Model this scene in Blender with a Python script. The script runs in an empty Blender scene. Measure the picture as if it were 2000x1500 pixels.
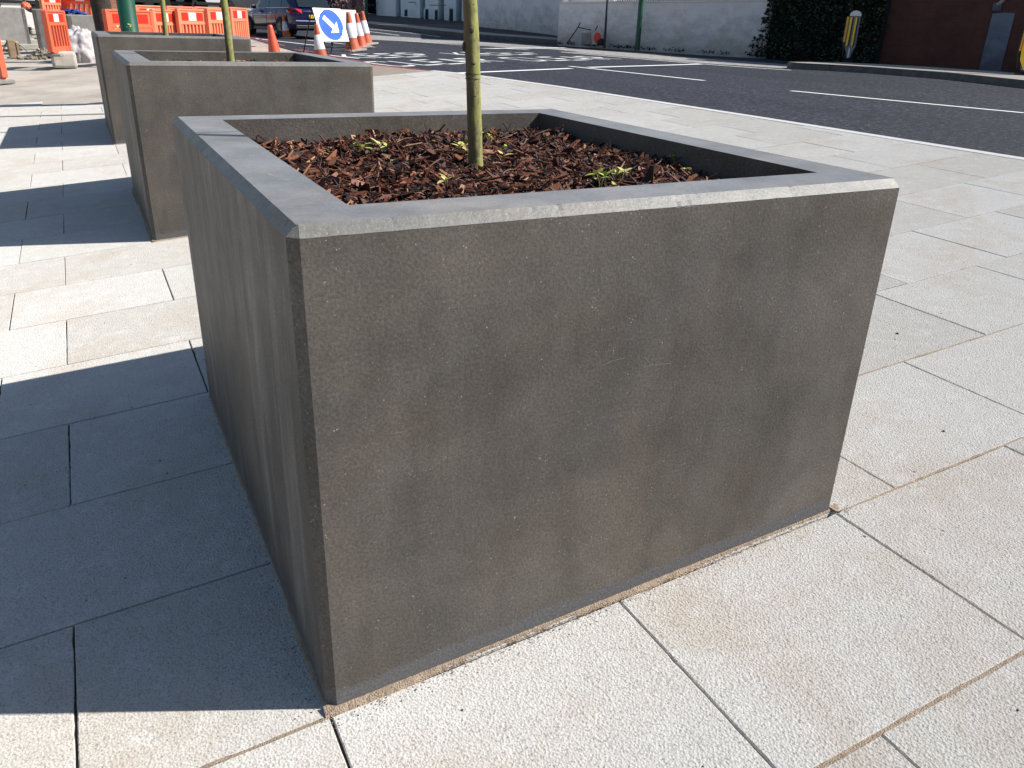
import bpy, bmesh, math, random
from mathutils import Vector, Matrix, noise
random.seed(7)
S = bpy.context.scene
COL = S.collection
R_ = math.radians

# ------------------------------------------------------------ camera
F_PX = 1574.46
CAM = Vector((-0.27469, -1.34517, 1.39082))
CR = Vector((0.89142883, -0.45229812, 0.02794715))
CU = Vector((0.16166576, 0.37502679, 0.91280835))
CF = Vector((0.42334244, 0.80918559, -0.40743081))
cd = bpy.data.cameras.new('camera'); cam = bpy.data.objects.new('camera', cd); COL.objects.link(cam)
cd.sensor_fit = 'HORIZONTAL'; cd.sensor_width = 36.0; cd.lens = F_PX / 2000 * 36.0
cd.clip_start = 0.05; cd.clip_end = 2000
cam.matrix_world = Matrix(((CR.x, CU.x, -CF.x, CAM.x), (CR.y, CU.y, -CF.y, CAM.y), (CR.z, CU.z, -CF.z, CAM.z), (0, 0, 0, 1)))
S.camera = cam
S.render.resolution_x, S.render.resolution_y = 1024, 768

# ------------------------------------------------------------ light
SUN = Vector((0.975, -0.51, 1.0)).normalized()
W = bpy.data.worlds.new('World'); S.world = W; W.use_nodes = True
nt = W.node_tree; nt.nodes.clear()
sky = nt.nodes.new('ShaderNodeTexSky'); sky.sky_type = 'NISHITA'; sky.sun_disc = False
sky.sun_elevation = math.asin(SUN.z); sky.sun_rotation = math.atan2(SUN.x, SUN.y)
sky.air_density = 1.0; sky.dust_density = 0.6; sky.ozone_density = 1.2
bg = nt.nodes.new('ShaderNodeBackground'); bg.inputs[1].default_value = 0.066
wo = nt.nodes.new('ShaderNodeOutputWorld')
nt.links.new(sky.outputs[0], bg.inputs[0]); nt.links.new(bg.outputs[0], wo.inputs[0])
sl = bpy.data.lights.new('sun', 'SUN'); sl.energy = 4.6; sl.angle = R_(0.53); sl.color = (1.0, 0.95, 0.88)
so = bpy.data.objects.new('sun', sl); COL.objects.link(so)
so.rotation_euler = (-SUN).to_track_quat('-Z', 'Y').to_euler(); so.location = (10, -6, 12)
S.view_settings.view_transform = 'Standard'; S.view_settings.look = 'None'
S.view_settings.exposure = 0.62; S.view_settings.gamma = 1.0; S.view_settings.use_curve_mapping = False

# ------------------------------------------------------------ terrain functions
def roadz(y): return 0.48 + 0.0074 * y + 0.018 * max(0.0, min(y, 34.0) - 22) + 0.012 * max(0.0, y - 34)
def G(x, y):
    if y <= 11: return 0.08 * x + 0.0142 * y
    zl = 0.116 + 0.036 * (min(y, 18) - 11) + 0.004 * max(0, y - 18)
    zr = roadz(y)
    t = max(-1.5, min(1.15, (x + 0.5) / 5.5))
    k = min(1.0, (y - 11) / 4.0); k = k * k * (3 - 2 * k)
    return (0.08 * x + 0.0142 * y) * (1 - k) + (zl + (zr - zl) * t) * k
def ray(px, py): return CF + CR * ((px - 1000) / F_PX) - CU * ((py - 750) / F_PX)
def at(px, py, Y):
    d = ray(px, py); return CAM + d * ((Y - CAM.y) / d.y)
def onz(px, py, z):
    d = ray(px, py); return CAM + d * ((z - CAM.z) / d.z)
def march(px, py, fn, hi=300.0):
    d = ray(px, py); t = 0.5
    while t < hi:
        p = CAM + d * t
        if p.z < fn(p.x, p.y): return p
        t *= 1.002
    return p
def gp(px, py): return march(px, py, G)
def rp(px, py, dz=0.0): return march(px, py, lambda x, y: roadz(y) + dz)

# ------------------------------------------------------------ materials
def node(nt, t, **k):
    n = nt.nodes.new(t)
    for a, b in k.items(): setattr(n, a, b)
    return n
def mat(name, col, rough=0.7, metal=0.0, var=0.0, scale=6.0, col2=None, bump=0.0, bscale=60.0, spec=0.5, dr=0.0, coat=0.0, emis=None, stretch=None):
    """plain paint / plastic / stone with procedural variation"""
    m = bpy.data.materials.new(name); m.use_nodes = True
    nt = m.node_tree; b = nt.nodes['Principled BSDF']
    b.inputs['Roughness'].default_value = rough; b.inputs['Metallic'].default_value = metal
    b.inputs['Specular IOR Level'].default_value = spec; b.inputs['Diffuse Roughness'].default_value = dr
    b.inputs['Coat Weight'].default_value = coat
    b.inputs['Base Color'].default_value = (*col, 1)
    tc = node(nt, 'ShaderNodeTexCoord'); mp = node(nt, 'ShaderNodeMapping'); nt.links.new(tc.outputs['Object'], mp.inputs[0])
    if stretch: mp.inputs['Scale'].default_value = stretch
    c2 = col2 if col2 else tuple(c * (1 - var) for c in col)
    n = node(nt, 'ShaderNodeTexNoise'); n.inputs['Scale'].default_value = scale; n.inputs['Detail'].default_value = 6; n.inputs['Roughness'].default_value = 0.65
    nt.links.new(mp.outputs[0], n.inputs['Vector'])
    r = node(nt, 'ShaderNodeValToRGB'); r.color_ramp.elements[0].position = 0.35; r.color_ramp.elements[1].position = 0.65
    r.color_ramp.elements[0].color = (*c2, 1); r.color_ramp.elements[1].color = (*col, 1)
    nt.links.new(n.outputs['Fac'], r.inputs[0]); nt.links.new(r.outputs[0], b.inputs['Base Color'])
    if bump:
        n2 = node(nt, 'ShaderNodeTexNoise'); n2.inputs['Scale'].default_value = bscale; n2.inputs['Detail'].default_value = 4
        nt.links.new(mp.outputs[0], n2.inputs['Vector'])
        bp = node(nt, 'ShaderNodeBump'); bp.inputs['Strength'].default_value = bump; bp.inputs['Distance'].default_value = 0.01
        nt.links.new(n2.outputs['Fac'], bp.inputs['Height']); nt.links.new(bp.outputs[0], b.inputs['Normal'])
    return m
def ramp(nt, src, stops):
    r = node(nt, 'ShaderNodeValToRGB'); e = r.color_ramp.elements
    while len(e) < len(stops): e.new(0.5)
    for i, (p, c) in enumerate(stops):
        e[i].position = p; e[i].color = (*c, 1) if len(c) == 3 else c
    nt.links.new(src, r.inputs[0]); return r.outputs[0]
def noisen(nt, vec, scale, detail=5, rough=0.6, dist=0.0):
    n = node(nt, 'ShaderNodeTexNoise'); n.inputs['Scale'].default_value = scale; n.inputs['Detail'].default_value = detail
    n.inputs['Roughness'].default_value = rough; n.inputs['Distortion'].default_value = dist
    nt.links.new(vec, n.inputs['Vector']); return n.outputs['Fac']
def mix(nt, a, b, f, mode='MIX'):
    n = node(nt, 'ShaderNodeMix', data_type='RGBA', blend_type=mode)
    for sock, v in ((n.inputs[0], f), (n.inputs[6], a), (n.inputs[7], b)):
        if hasattr(v, 'is_output'): nt.links.new(v, sock)
        elif isinstance(v, tuple): sock.default_value = (*v, 1)
        else: sock.default_value = v
    return n.outputs[2]
def mapping(nt, src, sc, rot=(0, 0, 0)):
    mp = node(nt, 'ShaderNodeMapping'); mp.inputs['Scale'].default_value = sc; mp.inputs['Rotation'].default_value = rot
    nt.links.new(src, mp.inputs[0]); return mp.outputs[0]
def newmat(name, rough=0.8, dr=0.0, spec=0.5):
    m = bpy.data.materials.new(name); m.use_nodes = True; nt = m.node_tree; b = nt.nodes['Principled BSDF']
    b.inputs['Roughness'].default_value = rough; b.inputs['Diffuse Roughness'].default_value = dr; b.inputs['Specular IOR Level'].default_value = spec
    tc = node(nt, 'ShaderNodeTexCoord'); return m, nt, b, tc.outputs['Object']
def dobump(nt, b, h, strength, dist):
    bp = node(nt, 'ShaderNodeBump'); bp.inputs['Strength'].default_value = strength; bp.inputs['Distance'].default_value = dist
    nt.links.new(h, bp.inputs['Height']); nt.links.new(bp.outputs[0], b.inputs['Normal'])

def slab_material():
    m, nt, b, v = newmat('textured_paving', 0.8, 0.65, 0.38)
    at_ = node(nt, 'ShaderNodeAttribute', attribute_name='tone')
    base = ramp(nt, at_.outputs['Fac'], [(0.0, (0.525, 0.51, 0.475)), (0.5, (0.56, 0.55, 0.52)), (1.0, (0.60, 0.592, 0.57))])
    big = noisen(nt, v, 1.7, 5, 0.62, 0.7)
    c = mix(nt, base, (0.46, 0.355, 0.25), ramp(nt, big, [(0.49, (0, 0, 0)), (0.76, (0.48, 0.48, 0.48))]))
    med = noisen(nt, v, 13, 6, 0.7)
    c = mix(nt, c, (0.74, 0.74, 0.74), ramp(nt, med, [(0.5, (0, 0, 0)), (0.78, (0.55, 0.55, 0.55))]))
    c = mix(nt, c, (0.44, 0.40, 0.35), ramp(nt, noisen(nt, v, 5.0, 6, 0.7, 1.5), [(0.60, (0, 0, 0)), (0.80, (0.35, 0.35, 0.35))]))
    g1 = noisen(nt, v, 165, 4, 0.68)
    vo = node(nt, 'ShaderNodeTexVoronoi'); vo.inputs['Scale'].default_value = 170; nt.links.new(v, vo.inputs['Vector'])
    pit = ramp(nt, g1, [(0.34, (0.50, 0.48, 0.46)), (0.46, (0.96, 0.955, 0.95)), (0.66, (1.10, 1.10, 1.10))])
    c = mix(nt, c, pit, 0.9, 'MULTIPLY')
    # a few dark specks (tar, gum)
    sp = node(nt, 'ShaderNodeTexVoronoi'); sp.inputs['Scale'].default_value = 7.0; nt.links.new(v, sp.inputs['Vector'])
    c = mix(nt, c, (0.05, 0.05, 0.055), ramp(nt, sp.outputs['Distance'], [(0.028, (0.85, 0.85, 0.85)), (0.040, (0, 0, 0))]))
    nt.links.new(c, b.inputs['Base Color'])
    mx = node(nt, 'ShaderNodeMath', operation='ADD'); nt.links.new(g1, mx.inputs[0]); nt.links.new(vo.outputs['Distance'], mx.inputs[1])
    dobump(nt, b, mx.outputs[0], 0.55, 0.0045)
    return m
def concrete_dark(name, dark, light, chip=0.5, rough=0.45, bump=0.22, spec=0.5, streak=0.0, face=False):
    m, nt, b, v = newmat(name, rough, 0.3, spec)
    big = noisen(nt, v, 2.4, 4, 0.55, 0.4)
    c = ramp(nt, big, [(0.30, tuple(d * 0.82 for d in dark)), (0.5, dark), (0.70, light)])
    tint = noisen(nt, v, 2.1, 4, 0.6, 0.8)
    c = mix(nt, c, ramp(nt, tint, [(0.36, (0.92, 0.95, 0.97)), (0.62, (1.10, 1.01, 0.94))]), 0.8, 'MULTIPLY')
    sm = noisen(nt, mapping(nt, v, (3.2, 3.2, 1.1)), 2.0, 5, 0.65, 0.4)
    c = mix(nt, c, ramp(nt, sm, [(0.32, (0.80, 0.78, 0.76)), (0.50, (1.02, 1.01, 1.0)), (0.70, (1.13, 1.12, 1.10))]), 0.8, 'MULTIPLY')
    cloud = noisen(nt, v, 9.0, 6, 0.75, 0.5)
    c = mix(nt, c, ramp(nt, cloud, [(0.35, (0.84, 0.84, 0.84)), (0.65, (1.12, 1.12, 1.12))]), 0.7, 'MULTIPLY')
    sx = node(nt, 'ShaderNodeSeparateXYZ'); nt.links.new(v, sx.inputs[0])
    if face:
        # rain streaks only down the left-hand face
        st = noisen(nt, mapping(nt, v, (1, 6, 0.8), (0.22, 0, 0)), 1.3, 6, 0.72, 0.5)
        lf = ramp(nt, sx.outputs[0], [(0.004, (1, 1, 1)), (0.006, (0, 0, 0))])
        a = node(nt, 'ShaderNodeMath', operation='MULTIPLY')
        nt.links.new(ramp(nt, st, [(0.50, (0, 0, 0)), (0.76, (streak,) * 3)]), a.inputs[0]); nt.links.new(lf, a.inputs[1])
        c = mix(nt, c, tuple(min(1, l * 2.3) for l in light), a.outputs[0])
        # smoother bluish band where the block was rubbed near the ground
        ba = node(nt, 'ShaderNodeMath', operation='MULTIPLY_ADD'); nt.links.new(sx.outputs[0], ba.inputs[0]); ba.inputs[1].default_value = -0.08; nt.links.new(sx.outputs[2], ba.inputs[2])
        wv = node(nt, 'ShaderNodeMath', operation='MULTIPLY_ADD'); nt.links.new(noisen(nt, v, 6, 5, 0.7), wv.inputs[0]); wv.inputs[1].default_value = -0.05; nt.links.new(ba.outputs[0], wv.inputs[2])
        band = ramp(nt, wv.outputs[0], [(0.018, (1, 1, 1)), (0.028, (0, 0, 0))])
        c = mix(nt, c, tuple(l * k for l, k in zip(light, (0.93, 0.98, 1.08))), band)
    g = noisen(nt, v, 150, 4, 0.7)
    c = mix(nt, c, ramp(nt, g, [(0.36, (0.60, 0.60, 0.60)), (0.50, (1, 1, 1)), (0.64, (1.5, 1.48, 1.44))]), 0.25 + 0.5 * min(1, chip), 'MULTIPLY')
    # light aggregate specks
    vo = node(nt, 'ShaderNodeTexVoronoi'); vo.inputs['Scale'].default_value = 105; nt.links.new(v, vo.inputs['Vector'])
    sz = node(nt, 'ShaderNodeMath', operation='MULTIPLY_ADD'); nt.links.new(noisen(nt, v, 30, 3, 0.6), sz.inputs[0]); sz.inputs[1].default_value = 0.9; nt.links.new(vo.outputs['Distance'], sz.inputs[2])
    c = mix(nt, c, tuple(min(1, l * 3.4) for l in light), ramp(nt, sz.outputs[0], [(0.44, (chip,) * 3), (0.52, (0, 0, 0))]))
    for rz, sc in ((0.35, 1.0), (-0.5, 1.3)):
        w = noisen(nt, mapping(nt, v, (3 * sc, 3 * sc, 60 * sc), (0, rz, 0)), 1.6, 2, 0.5, 0.2)
        mk = noisen(nt, v, 3.4 * sc, 2, 0.5)
        a = node(nt, 'ShaderNodeMath', operation='MULTIPLY')
        nt.links.new(ramp(nt, w, [(0.72, (0, 0, 0)), (0.75, (1, 1, 1))]), a.inputs[0]); nt.links.new(ramp(nt, mk, [(0.56, (0, 0, 0)), (0.66, (0.35, 0.35, 0.35))]), a.inputs[1])
        c = mix(nt, c, tuple(min(1, l * 2.0) for l in light), a.outputs[0])
    nt.links.new(c, b.inputs['Base Color'])
    nt.links.new(ramp(nt, cloud, [(0.3, (rough * 0.85,) * 3), (0.7, (min(1, rough * 1.2),) * 3)]), b.inputs['Roughness'])
    dobump(nt, b, g, bump, 0.005)
    return m
def asphalt_material(name='asphalt', k=1.0):
    m, nt, b, v = newmat(name, 0.8, 0.6, 0.35)
    g = noisen(nt, v, 16, 6, 0.85)
    c = ramp(nt, g, [(0.38, (0.006 * k, 0.007 * k, 0.010 * k)), (0.50, (0.021 * k, 0.024 * k, 0.035 * k)), (0.58, (0.052 * k, 0.057 * k, 0.078 * k)), (0.68, (0.25 * k, 0.26 * k, 0.31 * k))])
    big = noisen(nt, mapping(nt, v, (0.9, 0.16, 1)), 1.1, 5, 0.6)
    c = mix(nt, c, ramp(nt, big, [(0.35, (0.8, 0.8, 0.82)), (0.68, (1.3, 1.28, 1.25))]), 0.8, 'MULTIPLY')
    nt.links.new(c, b.inputs['Base Color'])
    dobump(nt, b, g, 0.6, 0.012)
    return m
def marking_material():
    m, nt, b, v = newmat('road_paint_white', 0.6, 0.2)
    c = ramp(nt, noisen(nt, v, 22, 6, 0.75), [(0.28, (0.45, 0.46, 0.48)), (0.36, (0.82, 0.82, 0.81)), (0.7, (0.90, 0.90, 0.89))])
    nt.links.new(c, b.inputs['Base Color']); return m
def chip_material():
    m, nt, b, v = newmat('bark_chip', 0.6, 0.4, 0.35)
    a = node(nt, 'ShaderNodeAttribute', attribute_name='tone')
    c = ramp(nt, a.outputs['Fac'], [(0.0, (0.006, 0.003, 0.003)), (0.30, (0.028, 0.009, 0.006)), (0.55, (0.13, 0.040, 0.020)), (0.80, (0.34, 0.125, 0.060)), (1.0, (0.60, 0.38, 0.22))])
    c = mix(nt, c, ramp(nt, noisen(nt, v, 120, 4, 0.7), [(0.3, (0.55, 0.55, 0.55)), (0.7, (1.3, 1.3, 1.3))]), 0.8, 'MULTIPLY')
    nt.links.new(c, b.inputs['Base Color']); dobump(nt, b, noisen(nt, v, 300, 3), 0.4, 0.002)
    return m
def bark_material(name, green=1.0):
    m, nt, b, v = newmat(name, 0.75, 0.4, 0.3)
    n = noisen(nt, mapping(nt, v, (1, 1, 0.40)), 85, 6, 0.75, 0.8)
    c = ramp(nt, n, [(0.28, (0.075, 0.055, 0.035)), (0.43, (0.24, 0.21, 0.10)), (0.58, (0.38, 0.37, 0.16)), (0.75, (0.52, 0.49, 0.33))])
    g = noisen(nt, mapping(nt, v, (1, 1, 0.5)), 24, 5, 0.7)
    c = mix(nt, c, (0.34, 0.36, 0.09), ramp(nt, g, [(0.42, (0, 0, 0)), (0.60, (0.75 * green,) * 3)]))
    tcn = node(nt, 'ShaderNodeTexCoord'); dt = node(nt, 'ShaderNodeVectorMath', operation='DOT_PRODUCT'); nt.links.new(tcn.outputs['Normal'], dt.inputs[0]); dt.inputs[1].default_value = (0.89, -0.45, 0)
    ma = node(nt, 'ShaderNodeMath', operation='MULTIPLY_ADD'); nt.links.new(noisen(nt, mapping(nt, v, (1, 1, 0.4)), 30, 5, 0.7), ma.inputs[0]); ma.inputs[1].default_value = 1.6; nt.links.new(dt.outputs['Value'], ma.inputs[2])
    # trunk's shaded left side painted into the bark: brown mixed in by normal direction
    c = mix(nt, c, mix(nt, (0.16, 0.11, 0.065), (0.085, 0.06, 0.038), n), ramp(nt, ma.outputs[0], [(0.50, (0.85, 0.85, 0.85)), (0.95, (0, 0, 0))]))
    ring = noisen(nt, mapping(nt, v, (6, 6, 60)), 2.2, 4, 0.7)
    c = mix(nt, c, (0.05, 0.04, 0.03), ramp(nt, ring, [(0.66, (0, 0, 0)), (0.74, (0.6, 0.6, 0.6))]))
    nt.links.new(c, b.inputs['Base Color']); dobump(nt, b, n, 0.5, 0.004); return m
def brick_material(name, c1, c2, mortar, scale=1.0):
    m, nt, b, v = newmat(name, 0.9, 0.5, 0.2)
    sx = node(nt, 'ShaderNodeSeparateXYZ'); nt.links.new(v, sx.inputs[0])
    cx = node(nt, 'ShaderNodeCombineXYZ'); ad = node(nt, 'ShaderNodeMath', operation='ADD')
    nt.links.new(sx.outputs[0], ad.inputs[0]); nt.links.new(sx.outputs[1], ad.inputs[1])
    nt.links.new(ad.outputs[0], cx.inputs[0]); nt.links.new(sx.outputs[2], cx.inputs[1])
    br = node(nt, 'ShaderNodeTexBrick'); nt.links.new(cx.outputs[0], br.inputs['Vector'])
    br.inputs['Color1'].default_value = (*c1, 1); br.inputs['Color2'].default_value = (*c2, 1); br.inputs['Mortar'].default_value = (*mortar, 1)
    br.inputs['Scale'].default_value = scale; br.inputs['Brick Width'].default_value = 0.225; br.inputs['Row Height'].default_value = 0.075; br.inputs['Mortar Size'].default_value = 0.006
    c = mix(nt, br.outputs['Color'], ramp(nt, noisen(nt, v, 2.0, 6, 0.7), [(0.3, (0.6, 0.6, 0.6)), (0.7, (1.25, 1.2, 1.2))]), 0.7, 'MULTIPLY')
    nt.links.new(c, b.inputs['Base Color']); return m
def render_wall_material(name, col, dirt):
    m, nt, b, v = newmat(name, 0.9, 0.4, 0.2)
    c = ramp(nt, noisen(nt, v, 0.8, 6, 0.65), [(0.35, tuple(x * 0.86 for x in col)), (0.65, col)])
    sx = node(nt, 'ShaderNodeSeparateXYZ'); nt.links.new(v, sx.inputs[0])
    d = noisen(nt, mapping(nt, v, (1, 1, 1.6)), 1.6, 7, 0.75)
    ad = node(nt, 'ShaderNodeMath', operation='MULTIPLY_ADD'); nt.links.new(sx.outputs[2], ad.inputs[0]); ad.inputs[1].default_value = -0.22; nt.links.new(d, ad.inputs[2])
    c = mix(nt, c, dirt, ramp(nt, ad.outputs[0], [(0.26, (0, 0, 0)), (0.58, (0.7, 0.7, 0.7))]))
    nt.links.new(c, b.inputs['Base Color']); return m

M = dict(
    slab=slab_material(),
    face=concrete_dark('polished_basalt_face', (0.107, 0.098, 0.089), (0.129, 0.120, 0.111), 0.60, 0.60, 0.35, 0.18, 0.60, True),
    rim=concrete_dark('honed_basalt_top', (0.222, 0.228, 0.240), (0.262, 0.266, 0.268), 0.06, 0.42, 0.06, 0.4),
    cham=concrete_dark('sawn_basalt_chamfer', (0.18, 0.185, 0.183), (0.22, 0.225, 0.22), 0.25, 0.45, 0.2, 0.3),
    asphalt=asphalt_material(), worn=mat('worn_pale_strip', (0.40, 0.385, 0.36), 0.85, col2=(0.16, 0.16, 0.165), scale=9),
    sand=mat('joint_sand', (0.10, 0.08, 0.06), 0.95, var=0.75, scale=9, bump=0.5, bscale=200),
    bead=mat('mortar_sand', (0.42, 0.325, 0.24), 0.95, var=0.3, scale=40, bump=0.9, bscale=260),
    kerb=mat('pale_granite_kerb', (0.76, 0.75, 0.73), 0.8, var=0.15, scale=30, dr=0.6),
    dkerb=mat('old_granite_kerb', (0.16, 0.15, 0.145), 0.85, var=0.4, scale=5),
    farpave=mat('pale_far_paving', (0.42, 0.38, 0.34), 0.9, var=0.25, scale=3, dr=0.5),
    tarpave=mat('dark_footway_tarmac', (0.045, 0.047, 0.055), 0.9, var=0.4, scale=1.2),
    paint=marking_material(), red=mat('red_road_paint', (0.62, 0.13, 0.14), 0.7, var=0.4, scale=12),
    brownpave=mat('brown_block_paving', (0.36, 0.30, 0.25), 0.9, var=0.35, scale=4, stretch=(1, 6, 1), dr=0.5),
    dust=mat('dusty_site_ground', (0.46, 0.42, 0.37), 0.95, col2=(0.30, 0.27, 0.24), scale=1.1, bump=0.6, bscale=14, dr=0.7),
    earth=mat('distant_ground', (0.30, 0.29, 0.27), 0.95, var=0.3, scale=0.3),
    soil=mat('dark_mulch_bed', (0.018, 0.009, 0.007), 0.95, var=0.6, scale=60, bump=1.0, bscale=90),
    chip=chip_material(),
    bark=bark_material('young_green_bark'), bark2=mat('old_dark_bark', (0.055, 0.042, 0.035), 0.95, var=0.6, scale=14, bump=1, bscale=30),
    leaf=mat('fresh_leaf', (0.42, 0.60, 0.10), 0.5, var=0.3, scale=30), stem=mat('green_stem', (0.22, 0.26, 0.07), 0.6, var=0.2),
    twig=mat('dry_twig', (0.34, 0.20, 0.13), 0.8, var=0.3), husk=mat('yellow_green_leaf', (0.60, 0.60, 0.20), 0.5, var=0.3, scale=30),
    ivy=mat('ivy_leaf', (0.020, 0.040, 0.018), 0.45, col2=(0.010, 0.018, 0.012), scale=3), ivyd=mat('ivy_mat_backing', (0.012, 0.014, 0.012), 0.9),
    orange=mat('orange_plastic', (0.80, 0.155, 0.075), 0.42, var=0.15, scale=3), orange2=mat('faded_orange_plastic', (0.85, 0.26, 0.14), 0.5, var=0.18, scale=4),
    cone=mat('cone_orange', (0.74, 0.115, 0.055), 0.45, var=0.25, scale=7), coned=mat('dirty_cone_orange', (0.58, 0.13, 0.06), 0.6, var=0.4, scale=8),
    sleeve=mat('reflective_white_sleeve', (0.74, 0.72, 0.72), 0.5, var=0.2, scale=9), conebase=mat('dusty_cone_base', (0.40, 0.37, 0.32), 0.8, var=0.3),
    redrefl=mat('red_reflector', (0.75, 0.03, 0.015), 0.35), whiterefl=mat('white_reflector', (0.82, 0.82, 0.84), 0.35),
    white=mat('white_sign_face', (0.80, 0.80, 0.80), 0.35, var=0.05), blue=mat('blue_sign_face', (0.001, 0.065, 0.40), 0.5, spec=0.2, col2=(0.004, 0.12, 0.50), scale=4),
    black=mat('black_metal', (0.015, 0.015, 0.017), 0.5), rubber=mat('rubber', (0.018, 0.018, 0.019), 0.8, var=0.3),
    green=mat('dark_green_paint', (0.008, 0.085, 0.048), 0.45, var=0.15, scale=5), steel=mat('galvanised_steel', (0.42, 0.44, 0.45), 0.4, 0.6),
    car=mat('deep_blue_car_paint', (0.006, 0.009, 0.055), 0.28, 0.2, var=0.1, coat=0.8), glass=mat('tinted_car_glass', (0.012, 0.02, 0.024), 0.08, spec=0.8),
    trim=mat('black_trim', (0.02, 0.02, 0.022), 0.5), alloy=mat('alloy_wheel', (0.35, 0.35, 0.37), 0.3, 0.9), tail=mat('red_tail_lamp', (0.55, 0.012, 0.02), 0.2, coat=1.0), chrome=mat('chrome', (0.7, 0.7, 0.72), 0.15, 1.0),
    plate=mat('yellow_plate', (0.80, 0.58, 0.03), 0.4), head=mat('clear_lamp', (0.7, 0.72, 0.75), 0.1),
    wallw=render_wall_material('painted_white_wall', (0.88, 0.86, 0.87), (0.36, 0.35, 0.28)), coping=mat('pale_coping', (0.74, 0.73, 0.70), 0.8, var=0.1),
    house=render_wall_material('pale_blue_white_render', (0.84, 0.92, 0.96), (0.70, 0.78, 0.80)), pane=mat('dark_window', (0.03, 0.035, 0.04), 0.1),
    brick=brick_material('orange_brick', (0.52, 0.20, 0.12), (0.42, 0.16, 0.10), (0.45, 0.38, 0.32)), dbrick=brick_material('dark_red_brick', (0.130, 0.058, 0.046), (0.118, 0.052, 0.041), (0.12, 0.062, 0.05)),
    patch=render_wall_material('grey_render_patch', (0.22, 0.25, 0.31), (0.07, 0.06, 0.09)), stone=mat('garden_stone', (0.12, 0.13, 0.15), 0.9, var=0.4, scale=8, bump=0.8, bscale=10),
    yellow=mat('yellow_reflective', (0.95, 0.62, 0.03), 0.4, var=0.1), amber=mat('amber_reflective', (0.92, 0.42, 0.04), 0.4, var=0.2), bgrey=mat('bollard_grey', (0.16, 0.165, 0.18), 0.45), bwhite=mat('bollard_cap_white', (0.72, 0.73, 0.75), 0.35),
    bag=mat('white_plastic_sheet', (0.52, 0.49, 0.51), 0.45, var=0.15, scale=6), conc=mat('pale_concrete', (0.60, 0.57, 0.51), 0.9, var=0.25, scale=6, dr=0.5), gconc=mat('grey_concrete', (0.30, 0.285, 0.27), 0.85, var=0.3, scale=5),
    wood=mat('weathered_timber', (0.36, 0.26, 0.16), 0.85, var=0.4, scale=7), rub=mat('rubble', (0.36, 0.31, 0.24), 0.95, var=0.6, scale=9, bump=0.7, bscale=20), tarp=mat('blue_tarpaulin', (0.02, 0.06, 0.30), 0.5, var=0.5, scale=8),
    scar=mat('bark_scar_brown', (0.085, 0.070, 0.045), 0.9, var=0.4, scale=120),
    scuff=mat('pale_scuff', (0.34, 0.34, 0.33), 0.8), scratch=mat('faint_scratch', (0.185, 0.178, 0.165), 0.8, var=0.25, scale=60),
    van=mat('white_van_paint', (0.78, 0.78, 0.78), 0.25, coat=0.6), vgrey=mat('grey_van_panel', (0.38, 0.36, 0.35), 0.5, var=0.1),
)

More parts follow.
